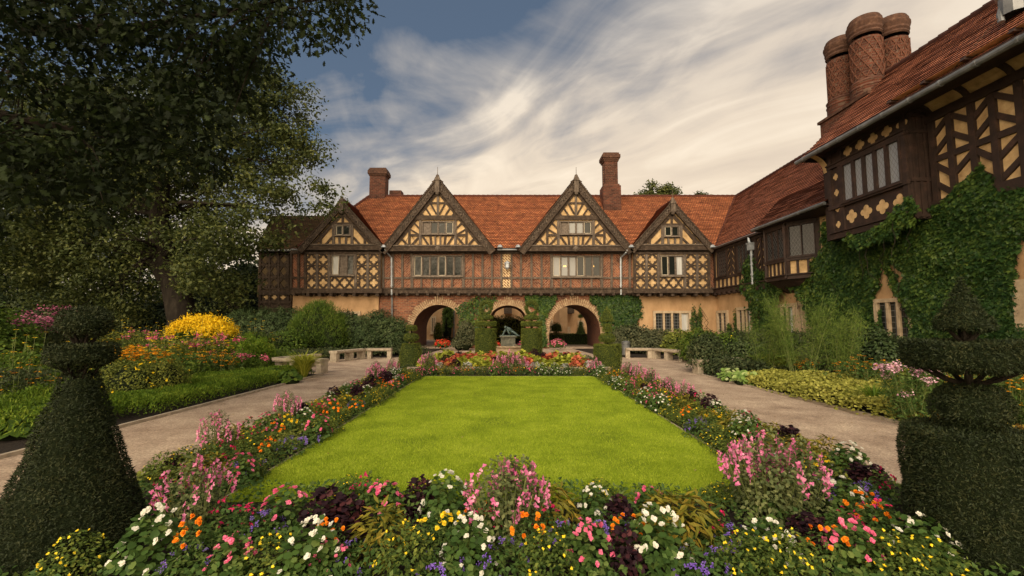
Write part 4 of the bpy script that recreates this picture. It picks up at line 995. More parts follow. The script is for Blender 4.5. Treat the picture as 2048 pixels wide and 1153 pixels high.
# ================================================================ courtyard behind the passages
CB = empty('courtyard_building', (0, 50, 0), 'plain tan plastered courtyard building seen through the three arches', 'building')
mb = MB(); mb.box(-20, 20, 50, 52, 0, 5.6); mb.box(-9.6, -6.3, 44, 50, 0, 5.6); mb.box(5.1, 5.9, 44, 50, 0, 5.6); mb.build('wall', M['plaster'], CB)
roof_plane((-20, 49.5, 5.5), (20, 49.5, 5.5), (20, 54, 9), (-20, 54, 9), M['tile_old'], course=.4, step=3, parent=CB)
for (x0, x1_, y0, y1_) in ((1158, 1165, 644, 662), (1100, 1104, 642, 664), (878, 882, 640, 655), (864, 869, 636, 664)):
    Yw = 50 if x0 > 875 else 44; a = P(x0, y1_, Yw); b = P(x1_, y1_, Yw); c = P(x0, y0, Yw); window(a, (1, 0, 0), b.x - a.x, c.z - a.z, 2, NF, ['glass_grid'], parent=CB, frame='stone', fw=.14, mull=.1)
for px in (1016, 1138, 889):
    p = P(px, 619, 49.6); mb = MB(); mb.box(p.x - .45, p.x + .45, 48.6, 50, p.z - .5, p.z + 1.2); mb.build('timber_bracket', M['wood'], CB)
mb = MB()
for px in (1128, 1135): p = P(px, 650, 47.5); mb.box(p.x - .28, p.x + .28, 47.3, 47.7, 0, P(px, 654, 47.5).z)
mb.build('pilaster', M['stone'], CB)
mb = MB(); p = P(909, 650, 45); mb.tube([(p.x, 44.5, 0), (p.x, 44.5, 4)], .08); mb.build('downpipe', M['lead'], CB)
mb = MB(); p = P(914, 650, 45); mb.box(p.x - .9, p.x + .9, 44.6, 50, 0, 5.5); mb.build('wall', M['plaster'], CB)

# ================================================================ VEGETATION
def inpoly(px, py, poly):
    c = np.zeros(len(px), bool); n = len(poly); j = n - 1
    for i in range(n):
        xi, yi = poly[i]; xj, yj = poly[j]
        cond = ((yi > py) != (yj > py)) & (px < (xj - xi) * (py - yi) / (yj - yi + 1e-9) + xi); c ^= cond; j = i
    return c
def poly_pts(poly, n, rng=RNG):
    a = np.array(poly); lo, hi = a.min(0), a.max(0); X, Y_ = [], []
    while sum(map(len, X)) < n:
        x = rng.uniform(lo[0], hi[0], n); y = rng.uniform(lo[1], hi[1], n); m = inpoly(x, y, poly); X.append(x[m]); Y_.append(y[m])
    return np.concatenate(X)[:n], np.concatenate(Y_)[:n]
def rays(px, py):
    x = (px - CX) / F; y = -(py - CY) / F; c, s = math.cos(PITCH), math.sin(PITCH)
    return np.stack([x, c - y * s, s + y * c], 1)
# ---- ivy: leaves hugging a wall, outline traced on the wall itself
def ivy(poly, plane, val, n, size, label, mats=('ivy', 'ivylight'), thick=.11, light=.12, cat='ivy'):
    px, py = poly_pts(poly, n); 
    wv = 3.5 * np.sin(py * .09 + px * .05) + 3 * np.sin(py * .23 + 1.3); hv = 4 * np.sin(px * .11 + .7) + 3 * np.sin(px * .31)
    edge = RNG.random(n) < .75; k_ = min(1.0, (max(p_[0] for p_ in poly) - min(p_[0] for p_ in poly)) / 90)
    px = px + (wv * k_ + RNG.normal(0, 2.5, n) * (.25 + .75 * k_)) * np.where(edge, 1, .3); py = py + (hv * k_ + RNG.normal(0, 2.5, n) * (.25 + .75 * k_)) * np.where(edge, 1, .3)
    d = rays(px, py)
    if plane == 'Y': t = val / d[:, 1]; nr = np.array([0, -1, .35])
    else: t = val / d[:, 0]; nr = np.array([-1, 0, .35])
    pts = d * t[:, None]; pts[:, 2] += H
    cl = np.sin(pts[:, 0] * 3.1 + pts[:, 1] * 2.7) * np.cos(pts[:, 2] * 3.7 + pts[:, 1] * 1.3)
    off = RNG.random(n) * thick * (1 + .8 * cl) + .02
    pts += (np.array([0, -1, 0]) if plane == 'Y' else np.array([-1, 0, 0])) * off[:, None]
    axd = np.tile(np.array([0.2, 0, -1.0]) if plane == 'Y' else np.array([0, .2, -1.0]), (n, 1))
    li = (RNG.random(n) < light * (1 + 1.2 * cl)) & (off > thick * .3)
    c = pts.mean(0); root = empty('ivy', (float(c[0]), float(c[1]), 0), label, cat)
    for nm, m, mat in (('foliage', ~li, mats[0]), ('young_foliage', li, mats[1])):
        if m.sum() < 2: continue
        leaf_obj(nm, pts[m], np.tile(nr, (m.sum(), 1)), size, T_IVY, M[mat], root, axis=axd[m], tilt=.38)
    mb = MB()                                   # woody stems on the wall
    for k in range(5):
        a = pts[RNG.integers(n)]; b = a.copy(); q = [tuple(a)]
        for j in range(6):
            b = b + np.array([RNG.normal(0, .1) if plane == 'Y' else 0, RNG.normal(0, .1) if plane != 'Y' else 0, -.22]); 
            if b[2] < .1: break
            q.append(tuple(b))
        if len(q) > 2: mb.tube(q, .012, 4)
    if mb.v: mb.build('stem', M['bark'], root)
    return root
ivy([(1183, 592), (1276, 588), (1283, 610), (1272, 640), (1274, 662), (1260, 690), (1212, 690), (1207, 640), (1196, 615), (1176, 603)], 'Y', FY - .03, 7500, .12, 'dense dark green ivy filling the brick wall right of the right-hand arch')
ivy([(1052, 592), (1112, 590), (1106, 610), (1094, 628), (1088, 660), (1092, 692), (1070, 692), (1078, 650), (1080, 622), (1050, 606)], 'Y', FY - .03, 3000, .12, 'bright green ivy between the middle arch and the right-hand arch', light=.3)
ivy([(935, 600), (990, 590), (992, 600), (975, 612), (968, 640), (962, 692), (915, 692), (924, 650), (910, 618), (920, 606)], 'Y', FY - .03, 1700, .12, 'patchy olive ivy on bare stems between the left-hand arch and the middle arch', light=.3)
ivy([(1504, 505), (1510, 540), (1540, 545), (1560, 560), (1566, 580), (1552, 605), (1548, 690), (1508, 690), (1506, 625), (1498, 596), (1478, 575), (1492, 560), (1492, 520)], 'X', AU - .08, 6500, .13, 'ivy column climbing round the downpipe of the right wing', light=.14)
ivy([(1546, 562), (1600, 553), (1640, 520), (1652, 470), (1662, 470), (1668, 690), (1640, 690), (1622, 640), (1610, 600), (1590, 578), (1556, 572)], 'X', AU - .12, 6500, .14, 'ivy spreading under the oriel window of the right wing', light=.3)
ivy([(1655, 440), (1668, 452), (1684, 478), (1755, 470), (1766, 520), (1762, 560), (1748, 600), (1762, 640), (1766, 700), (1640, 700), (1634, 640), (1632, 560), (1648, 500)], 'X', BXw - .02, 23000, .12, 'deep green ivy covering the corner below the projecting leaded bay', light=.14)
ivy([(1756, 480), (1790, 440), (1822, 428), (1842, 430), (1900, 402), (1935, 360), (1962, 330), (1985, 360), (2000, 380), (2060, 366), (2080, 420), (2080, 460), (2036, 476), (2032, 560), (2060, 640), (2060, 705), (1832, 705), (1822, 640), (1816, 600), (1806, 540), (1778, 505)], 'X', BXw - .06, 46000, .125, 'huge sheet of dark ivy covering the nearest wall of the right wing', light=.06)
ivy([(1700, 470), (1768, 455), (1800, 415), (1822, 395), (1832, 400), (1836, 440), (1790, 470), (1740, 492), (1700, 486)], 'X', BXb - .05, 2600, .12, 'fresh green ivy shoots creeping up the bottom of the projecting leaded bay', light=.5)
ivy([(1760, 480), (1775, 500), (1790, 540), (1806, 585), (1822, 600), (1812, 606), (1790, 575), (1775, 540)], 'X', BXw - .02, 700, .11, 'thin trailing ivy strand hanging over bare plaster above the stone window', light=.45, thick=.1)
for (pl_, lab) in (([(1381, 662), (1376, 640), (1383, 622), (1387, 605), (1391, 630), (1392, 662)], 'left one of two thin ivy spires right of the four-light stone window'),
                   ([(1393, 662), (1392, 640), (1396, 620), (1399, 608), (1402, 630), (1401, 662)], 'right one of two thin ivy spires right of the four-light stone window')):
    ivy(pl_, 'Y', FY - .06, 420, .08, lab, light=.2, thick=.12)
ivy([(1458, 664), (1462, 645), (1466, 664)], 'X', AX - .03, 160, .12, 'tiny ivy tuft between the first two small windows of the right wing', light=.2)
ivy([(1470, 664), (1473, 615), (1477, 640), (1480, 664)], 'X', AX - .03, 260, .12, 'narrow ivy spire beside the second small window of the right wing', light=.2)

# ---- shrubs: a cloud of leaf clusters over overlapping mounds
def mound_pts(blobs, n, rng=RNG, inner=.25, low=True):
    w_ = np.array([b[3] * b[4] + b[3] * b[5] for b in blobs]); cnt = (w_ / w_.sum() * n).astype(int) + 1; P_, N_ = [], []
    for (x, y, z, rx, ry, rz), c in zip(blobs, cnt):
        d = norm(rng.normal(0, 1, (c * 2, 3)))
        if low: d = d[d[:, 2] > -.35]
        d = d[:c]; r = 1 - rng.random(len(d)) ** 2 * inner + .05 * np.sin(d[:, 0] * 11 + x) * np.cos(d[:, 2] * 13 + y) + .06 * np.sin(d[:, 1] * 7)
        p = np.array([x, y, z]) + d * np.array([rx, ry, rz]) * r[:, None]
        keep = np.ones(len(p), bool)
        for (x2, y2, z2, a, b, c2) in blobs:
            if (x2, y2, z2) == (x, y, z): continue
            q = (p - np.array([x2, y2, z2])) / np.array([a, b, c2]); keep &= (np.sum(q * q, 1) > .62)
        keep &= p[:, 2] > .01
        P_.append(p[keep]); N_.append(norm(d / np.array([rx, ry, rz]))[keep])
    return np.concatenate(P_), np.concatenate(N_)
def clusterise(P_, N_, k, spread, rng=RNG):
    pts = np.repeat(P_, k, 0) + rng.normal(0, spread, (len(P_) * k, 3)); nr = np.repeat(N_, k, 0); return pts, nr
def core_mesh(blobs, s=.82, seg=14):
    mb = MB()
    for (x, y, z, rx, ry, rz) in blobs:
        pr = []
        for k in range(9):
            a = -math.pi / 2 + math.pi * k / 8; pr.append((math.cos(a) * s, math.sin(a) * s))
        b = len(mb.v)
        mb.lathe(pr, (0, 0, 0), seg)
        for i in range(b, len(mb.v)):
            v = mb.v[i]; j = 1 + .06 * math.sin(v[0] * 9 + v[1] * 7 + v[2] * 8); mb.v[i] = (x + v[0] * rx * j, y + v[1] * ry * j, max(z + v[2] * rz * j, 0.0))
    return mb
def shrub(name, blobs, n, k, leaf, tmpl, mat, label, cat='shrub', spread=.06, core='yewcore', up=.5, group=None, extra=None, s=.80, tilt=.6, axis=None, inner=.25):
    xs = np.array(blobs); root = empty(name, (float(xs[:, 0].mean()), float(xs[:, 1].mean()), 0), label, cat, group)
    P_, N_ = mound_pts(blobs, n, inner=inner); pts, nr = clusterise(P_, N_, k, spread)
    pts[:, 2] = np.maximum(pts[:, 2], .02)
    ax_ = None
    if axis == 'out': ax_ = nr + np.array([0, 0, .35])
    elif axis == 'up': ax_ = np.tile(np.array([0, 0, 1.0]), (len(nr), 1)) + nr * .5
    leaf_obj('foliage', pts, nr + np.array([0, 0, up]) if axis != 'up' else RNG.normal(0, 1, nr.shape), leaf, tmpl, M[mat], root, tilt=tilt, axis=ax_)
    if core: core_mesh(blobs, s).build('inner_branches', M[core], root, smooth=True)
    if extra: extra(root, P_, N_)
    return root
def flowers_on(mat, name, frac, size, tmpl=T_ROUND, k=5, zmin=.5, spread=None, lift=.05, tilt=.5):
    def f(root, P_, N_):
        sel = (N_[:, 2] > zmin) & (RNG.random(len(P_)) < frac)
        if sel.sum() < 1: return
        p = P_[sel] + N_[sel] * lift; pts, nr = clusterise(p, N_[sel], k, spread or size * .5)
        leaf_obj(name, pts, nr + np.array([0, 0, .6]), size, tmpl, M[mat], root, tilt=tilt)
    return f

# rhododendrons left of the passages
def gp(px, Y): return (px - CX) / F * Y
shrub('rhododendron', [(gp(500, 25), 25, 1.1, 1.6, 1.4, 1.45), (gp(545, 24.5), 24.5, 1.0, 1.6, 1.3, 1.5), (gp(585, 25), 25, 1.2, 1.3, 1.2, 1.35)], 2600, 6, .15, T_LONG, 'rhodo', 'wide rhododendron thicket behind the left stone benches, left of the conifer bush', axis='out', spread=.05)
shrub('rhododendron', [(gp(690, 24.5), 24.5, 1.0, 1.0, 1.0, 1.35), (gp(715, 24), 24, .9, 1.1, 1.0, 1.2)], 1500, 6, .15, T_LONG, 'rhodo', 'rhododendron right of the conifer bush, below the small stone window', axis='out', spread=.05)
shrub('rhododendron', [(gp(755, 24.5), 24.5, 1.1, 1.0, 1.0, 1.3), (gp(790, 24), 24, .85, 1.0, 1.0, 1.15), (gp(735, 23.4), 23.4, .6, .8, .7, .9)], 2000, 6, .15, T_LONG, 'rhodo', 'rhododendron against the brick wall beside the left-hand arch', axis='out', spread=.05)
shrub('conifer_bush', [(gp(640, 23.2), 23.2, 1.3, 1.35, 1.1, 1.45), (gp(615, 23), 23, .9, .9, .9, 1.1), (gp(668, 23), 23, .9, .8, .9, 1.1), (gp(640, 23.2), 23.2, 2.1, .75, .7, .75)], 2600, 7, .17, T_NEEDLE, 'shrubbright', 'rounded feathery dark conifer bush rising between the rhododendrons', axis='up', spread=.09, tilt=.8)
# ---- topiary: clipped yew
def topiary(x, y, stages, n, leaf, label, mat='yewr', core='yewcore', seg=26, group=None, trunk=None, ring=None):
    if mat == 'yew': core = 'yewgreen'
    root = empty('topiary', (x, y, 0), label, 'topiary', group)
    for name, prof in stages:
        mb = MB(); mb.lathe([(0, prof[0][1])] + prof + [(0, prof[-1][1])], (x, y, 0), seg)
        full = MB(); full.v, full.f = mb.v, mb.f
        A = sum((prof[i + 1][0] + prof[i][0]) * math.pi * math.hypot(prof[i + 1][0] - prof[i][0], prof[i + 1][1] - prof[i][1]) for i in range(len(prof) - 1)) + math.pi * (prof[-1][0] ** 2 + prof[0][0] ** 2)
        p, nr = sample(full, int(n * A)); c = np.array([x, y, (prof[0][1] + prof[-1][1]) / 2]); fl = np.sum((p - c) * nr, 1) < 0; nr[fl] *= -1
        bump = .5 * np.sin(p[:, 0] * 23 + p[:, 2] * 17) * np.sin(p[:, 1] * 21 + p[:, 2] * 13)
        big = np.sin(p[:, 0] * 7.3 + p[:, 2] * 5.1 + x) * np.sin(p[:, 1] * 6.7 - p[:, 2] * 8.3) + .6 * np.sin(p[:, 2] * 15 + p[:, 0] * 11)
        p = p - nr * (RNG.random(len(p))[:, None] ** 1.5 * leaf * 1.2) + nr * (bump * leaf * .5 + big * max(.009, leaf * .22))[:, None]
        st = leaf_obj(name, p, nr, leaf, T_NEEDLE, M[mat], root, axis=nr * .75 + RNG.normal(0, .55, nr.shape) + np.array([0, 0, .15]), tilt=1.2, width=2.6)
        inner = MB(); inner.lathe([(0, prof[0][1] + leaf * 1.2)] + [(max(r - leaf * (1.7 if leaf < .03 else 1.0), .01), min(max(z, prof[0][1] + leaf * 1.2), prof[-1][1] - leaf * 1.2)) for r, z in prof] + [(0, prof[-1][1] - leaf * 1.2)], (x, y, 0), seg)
        inner.build('inner_branches', M[core], st, smooth=False)
    if ring:
        r0, r1, zc = ring; mb = MB(); seg2 = 24
        mb.tube([(x + r0 * math.cos(a), y, zc + r0 * 1.15 * math.sin(a)) for a in [2 * math.pi * k / seg2 for k in range(seg2 + 1)]], r1, 10, cap=False)
        p, _ = sample(mb, int(n * 4 * math.pi ** 2 * r0 * r1)); ang = np.arctan2((p[:, 2] - zc) / 1.15, p[:, 0] - x); cc = np.stack([x + r0 * np.cos(ang), np.full(len(p), y), zc + r0 * 1.15 * np.sin(ang)], 1); nr = norm(p - cc)
        st = leaf_obj('clipped_ring', p - nr * leaf * .3, nr, leaf, T_NEEDLE, M[mat], root, axis=nr * .75 + RNG.normal(0, .55, nr.shape), tilt=1.2, width=2.6)
        mi = MB(); mi.tube([(x + r0 * math.cos(a), y, zc + r0 * 1.15 * math.sin(a)) for a in [2 * math.pi * k / seg2 for k in range(seg2 + 1)]], r1 * .8, 8, cap=False); mi.build('inner_branches', M[core], st)
    if trunk:
        mb = MB(); mb.tube([(x, y, 0), (x + .01, y, trunk[1] * .5), (x, y, trunk[1])], [trunk[0], trunk[0] * .85, trunk[0] * .6], 9)
        for (za, zb, rr) in trunk[2]:
            for k in range(7):
                a = 2 * math.pi * k / 7 + .3; mb.tube([(x, y, za), (x + rr * .5 * math.cos(a), y + rr * .5 * math.sin(a), (za + zb) / 2 - .02), (x + rr * math.cos(a), y + rr * math.sin(a), zb)], [.018, .013, .008], 5)
        mb.build('trunk', M['bark'], root)
    return root
# the two great ones in the foreground corners
topiary(-3.32, 3.42, [('clipped_cone', [(.46, .03), (.47, .10), (.42, .32), (.35, .52), (.275, .76), (.20, 1.05), (.14, 1.24), (.10, 1.36)]),
                      ('clipped_plate', [(.11, 1.40), (.19, 1.435), (.22, 1.47), (.215, 1.575)]),
                      ('clipped_dome', [(.05, 1.635), (.13, 1.66), (.17, 1.71), (.172, 1.77), (.145, 1.83), (.08, 1.865)])], 11000, .024,
        'tall dark yew topiary in the left foreground, plate and dome on top', 'yewdark', trunk=(.04, 1.7, [(1.28, 1.44, .14), (1.54, 1.68, .10)]))
topiary(3.50, 3.36, [('clipped_drum', [(.42, .02), (.43, .5), (.42, .91), (.40, .95)]),
                     ('clipped_ball', [(.07, .965), (.19, .985), (.23, 1.05), (.23, 1.15), (.19, 1.24), (.10, 1.28)]),
                     ('clipped_plate', [(.28, 1.385), (.365, 1.41), (.38, 1.47), (.375, 1.605)]),
                     ('clipped_cone', [(.09, 1.68), (.175, 1.70), (.165, 1.76), (.115, 1.84), (.06, 1.98), (.018, 2.10)])], 11000, .024,
        'tall dark yew topiary in the right foreground, drum, ball, plate and cone', 'yewdark', trunk=(.035, 1.8, [(1.27, 1.40, .25), (1.27, 1.40, .31), (1.6, 1.7, .1)]))
topiary(-3.66, 16.4, [('clipped_cone', [(.50, .03), (.47, .3), (.40, .66), (.33, .96)]), ('clipped_ball', [(.10, 1.02), (.24, 1.06), (.30, 1.16), (.26, 1.28), (.12, 1.35)]), ('clipped_drum', [(.19, 1.43), (.21, 1.5), (.20, 1.63)])], 2600, .036, trunk=(.05, 1.5, []), label=
        'green yew topiary left of the parterre, blunt cone under a ball and small drum', mat='yew')
topiary(3.68, 16.4, [('clipped_drum', [(.50, .03), (.51, .5), (.50, .93)]), ('clipped_ball', [(.12, .99), (.28, 1.03), (.32, 1.15), (.27, 1.27), (.14, 1.33)]), ('clipped_block', [(.17, 1.40), (.185, 1.5), (.17, 1.68)]), ('clipped_cone', [(.20, 1.78), (.245, 1.81), (.17, 2.02), (.08, 2.24), (.03, 2.34)])], 2600, .042,
        'green yew topiary right of the parterre, drum under a ball, block and cone', 'yew', trunk=(.04, 1.9, []))
for sx, lab in ((-1.17, 'ring-topped yew topiary left of the bronze fountain'), (1.14, 'ring-topped yew topiary right of the bronze fountain')):
    topiary(sx, 22.0, [('clipped_drum', [(.53, .02), (.54, .8), (.52, 1.44)]), ('clipped_plate', [(.44, 1.55), (.54, 1.58), (.54, 1.76), (.50, 1.79)]), ('clipped_dome', [(.20, 1.86), (.37, 1.90), (.38, 1.99), (.28, 2.12), (.1, 2.17)])], 2200, .045, lab, 'yew', ring=(.27, .105, 2.47), trunk=(.09, 1.9, []))
# courtyard yews and hedges seen through the arches
topiary(gp(893, 38), 38, [('clipped_drum', [(.6, .02), (.6, .4)]), ('clipped_cone', [(.36, .45), (.30, .9), (.18, 1.0), (.14, 1.5), (.04, 2.2)])], 300, .09, 'dark tiered pointed yew in the courtyard, seen through the left-hand arch', 'yewdark')
topiary(gp(1161, 42), 42, [('clipped_cone', [(.62, .1), (.35, 1.2), (.1, 2.0)]), ('clipped_ball', [(.05, 2.05), (.3, 2.2), (.3, 2.45), (.1, 2.65)])], 300, .09, 'conical yew with a ball finial in the courtyard, seen through the right-hand arch', 'yew')
topiary(gp(1112, 38), 38, [('clipped_drum', [(.75, .02), (.75, .8)]), ('clipped_ball', [(.2, .85), (.5, 1.0), (.52, 1.4), (.2, 1.75)])], 300, .09, 'rounded clipped yew in the courtyard near the left side of the right-hand arch', 'yew', trunk=(.08, 1.2, []))
def hedge(x0, x1, y0, y1, z1, n, leaf, label, mat='yewr', z0=0.0, rot=0, name='hedge', core='yewcore', tm=T_NEEDLE, width=2.4):
    root = empty(name, ((x0 + x1) / 2, (y0 + y1) / 2, 0), label, 'hedge')
    mb = MB(); mb.box(x0, x1, y0, y1, z0, z1); p, nr = sample(mb, n); c = np.array([(x0 + x1) / 2, (y0 + y1) / 2, (z0 + z1) / 2])
    sg = np.sign(np.sum((p - c) * nr, 1)); nr = nr * sg[:, None]; p = p - nr * RNG.random(len(p))[:, None] * leaf * .6
    leaf_obj('foliage', p, nr, leaf, tm, M[mat], root, axis=nr * .7 + RNG.normal(0, .6, nr.shape), tilt=1.0, width=width)
    mb = MB(); e = leaf * .5; mb.box(x0 + e, x1 - e, y0 + e, y1 - e, z0, z1 - e); mb.build('inner_branches', M[core], root); return root
hedge(4.4, 9.0, 34.5, 35.4, .85, 2500, .09, 'low clipped box hedge in the courtyard behind the right-hand arch', 'shrubbright')
hedge(2.0, 2.5, 31.5, 34, 1.5, 1500, .08, 'upright clipped hedge block just behind the right-hand arch opening', 'yew')
hedge(-24, -14.5, 27, 28, .95, 7000, .08, 'low dark clipped hedge under the big oak', 'yewdark')
shrub('rose_bush', [(0, 36, .9, 2.2, 1, 1.4), (-1.6, 36, 1.2, 1.2, 1, 1.3), (1.9, 35.6, .8, 1.1, 1, 1.2)], 1500, 5, .14, T_LEAF, 'olive', 'loose yellowish shrub in the courtyard behind the bronze fountain')
shrub('shrub', [(-2.7, 27.2, .8, .55, .5, 1.0), (-3.1, 27.3, .4, .4, .5, .5)], 800, 5, .12, T_LEAF, 'shrubgrey', 'grey-green shrub between the left-hand arch and the ring-topped topiary')
shrub('shrub', [(gp(877, 39), 39, .6, .32, .4, 1.1)], 500, 5, .12, T_LEAF, 'olive', 'narrow yellow-green shrub in the courtyard near the left side of the left-hand arch')
shrub('shrub', [(gp(899, 43), 43.2, 2.2, .34, .5, 2.6), (gp(889, 43), 43.3, 1.4, .22, .5, 1.9)], 900, 5, .14, T_LEAF, 'ivylight', 'tall green climber mass in the courtyard seen through the left-hand arch')
for i, (x_, m_, lab) in enumerate(((-4.2, 'scarlet', 'red begonia clump at the foot of the left-hand arch'), (-.95, 'scarlet', 'red begonia clump left of the bronze fountain'), (.98, 'pink', 'deep pink begonia clump right of the bronze fountain'), (3.0, 'pink', 'pink begonia clump at the left foot of the right-hand arch'))):
    shrub('begonia', [(x_, 25.5 if abs(x_) < 2 else 27.5, .35, .42, .3, .25)], 200, 4, .09, T_ROUND, 'green', lab, 'flower', extra=flowers_on(m_, 'blossoms', .8, .09, k=4, zmin=.0))

# ---- fountain with a bronze figure
FT = empty('fountain', (-.05, 24.6, 0), 'stone fountain with a green bronze crouching figure in front of the middle arch', 'fountain')
mb = MB(); mb.lathe([(1.25, 0), (1.25, .12), (1.0, .14), (1.0, .34), (1.08, .38), (1.08, .46), (.95, .46), (.9, .3), (0, .3)], (-.05, 24.6, 0), 8); mb.build('basin', M['stone'], FT)
mb = MB(); mb.box(-.45, .35, 24.3, 24.9, .3, .92); mb.box(-.52, .42, 24.22, 24.98, .92, 1.0); mb.box(-.50, .40, 24.25, 24.95, .3, .4); mb.build('pedestal', M['pedestal'], FT)
mb = MB()
mb.tube([(-.42, 24.55, 1.0), (-.34, 24.55, 1.04), (-.26, 24.56, 1.22), (-.16, 24.58, 1.38)], [.035, .05, .06, .07], 8)
mb.tube([(-.20, 24.55, 1.30), (-.12, 24.6, 1.42), (.0, 24.62, 1.36), (.16, 24.62, 1.24)], [.05, .10, .12, .11], 10)
mb.tube([(.12, 24.55, 1.26), (.30, 24.5, 1.16), (.46, 24.5, 1.04), (.60, 24.5, .96)], [.08, .07, .05, .03], 8)
mb.tube([(.14, 24.7, 1.26), (.22, 24.72, 1.1), (.12, 24.74, 1.0)], [.07, .06, .04], 8)
mb.tube([(-.08, 24.5, 1.34), (-.02, 24.45, 1.16), (.06, 24.45, 1.02)], [.045, .04, .03], 7)
mb.lathe([(0, -.09), (.06, -.06), (.075, 0), (.06, .06), (0, .09)], (-.20, 24.5, 1.47), 10)
mb.box(-.50, .60, 24.28, 24.92, 1.0, 1.03); mb.build('bronze_figure', M['bronze'], FT, smooth=True)

# ---- benches
def bench(pts, label, legs, w=.46):
    c = Vector((sum(p[0] for p in pts) / len(pts), sum(p[1] for p in pts) / len(pts), 0))
    root = empty('stone_bench', tuple(c), label, 'bench', 'stone benches along the gravel paths')
    for (a, b) in zip(pts[:-1], pts[1:]):
        mb = MB(); mb.beam((*a, .41), (*b, .41), w, .08, (0, 0, 1), back=0); mb.beam((*a, .37), (*b, .37), w * .86, .045, (0, 0, 1), back=0); mb.build('seat', M['bench'], root)
    for (i, t) in legs:
        a, b = Vector((*pts[i], 0)), Vector((*pts[i + 1], 0)); d = (b - a).normalized(); q = a.lerp(b, t)
        mb = MB(); mb.beam(q - d * .10 + Vector((0, 0, .185)), q + d * .10 + Vector((0, 0, .185)), .37, w * .38, Vector((d.y, -d.x, 0)), back=w * .38); mb.build('leg', M['bench'], root)
bench([(-7.75, 19.3), (-7.0, 21.2), (-5.7, 21.35)], 'angled stone bench left of the path, the one nearer the house', [(0, .06), (0, .5), (0, .9), (1, .2), (1, .92)])
bench([(-7.7, 17.6), (-8.3, 15.7), (-6.35, 15.15)], 'angled stone bench left of the path, the one half hidden by a yellow daylily', [(0, .2), (0, .9), (1, .4), (1, .95)])
bench([(5.75, 21.6), (7.05, 21.4), (7.85, 19.6)], 'angled stone bench right of the path, in front of the wide grey-green shrubs', [(0, .06), (0, .85), (1, .1), (1, .5), (1, .95)])
bench([(6.35, 15.0), (7.9, 15.2), (8.2, 16.6)], 'stone bench right of the path, nearly swallowed by shrubs', [(0, .06), (0, .9), (1, .8)])
BN = empty('litter_bin', (5.95, 22.3, 0), 'round grey metal litter bin behind the right stone bench', 'bin')
mb = MB(); mb.lathe([(0, .1), (.2, .1), (.2, .62), (.215, .64), (.215, .70), (0, .72)], (5.95, 22.3, 0), 16); mb.build('bin_body', M['lead'], BN)
mb = MB(); mb.lathe([(.22, .72), (.22, .75), (.12, .80), (0, .81)], (5.95, 22.3, 0), 16); mb.build('lid', M['lead'], BN)

# ---- right-hand beds
shrub('shrub', [(gp(1262, 25), 25, .6, 1.4, 1.0, .95), (gp(1310, 24.6), 24.6, .5, 1.3, 1.0, .80)], 1400, 6, .13, T_LEAF, 'shrubgrey', 'grey-green shrub behind the bin and stone bench, below the ivy', spread=.08)
shrub('shrub', [(gp(1355, 24), 24, .45, 1.2, 1.0, .85), (gp(1395, 23.4), 23.4, .45, 1.0, 1.0, .85)], 1300, 6, .13, T_LEAF, 'olive', 'olive shrub below the four-light stone window', spread=.08)
shrub('shrub', [(gp(1400, 19), 19, .5, .9, .9, .85), (gp(1440, 18.6), 18.6, .45, .8, .8, .85)], 1100, 6, .11, T_LEAF, 'shrubbright', 'yellow-green rose shrub right of the stone bench, below the wing corner', spread=.08, extra=flowers_on('yellow', 'blossoms', .02, .06, k=2))
shrub('shrub', [(gp(1402, 15.4), 15.2, .45, .55, .5, .62), (gp(1425, 15.3), 15.9, .55, .6, .5, .8)], 900, 5, .09, T_LEAF, 'shrub', 'shrub growing round the half hidden stone bench on the right', spread=.06)
shrub('shrub', [(gp(1470, 21), 21, .5, 1.2, 1.0, .80), (gp(1520, 20.5), 20.5, .5, 1.1, 1.0, .80)], 1500, 6, .12, T_LEAF, 'shrub', 'mid green shrub under the two narrow windows of the right wing', spread=.08)
shrub('shrub', [(gp(1560, 19.5), 19.5, .5, 1.2, .9, .80), (gp(1600, 18.5), 18.5, .5, 1.1, .9, .80)], 1500, 6, .12, T_LEAF, 'shrub', 'dark green shrub with a few red blooms under the three-light window of the right wing', spread=.08, extra=flowers_on('scarlet', 'blossoms', .010, .09, k=3, zmin=.2))
shrub('shrub', [(gp(1478, 16.2), 16.2, .35, .6, .5, .75), (gp(1505, 16), 16, .3, .6, .5, .7)], 900, 5, .09, T_LEAF, 'rhodo', 'low blue-green bush in the right bed beside the half hidden bench', spread=.05)
shrub('shrub', [(gp(1700, 14.5), 14.6, .6, .8, .8, 1.05), (gp(1740, 13.6), 13.8, .6, .8, .7, 1.0), (gp(1775, 13), 13.0, .5, .7, .7, .9)], 1800, 6, .10, T_LEAF, 'rhodo', 'dark bush between the fennel and the near stone window', spread=.06)
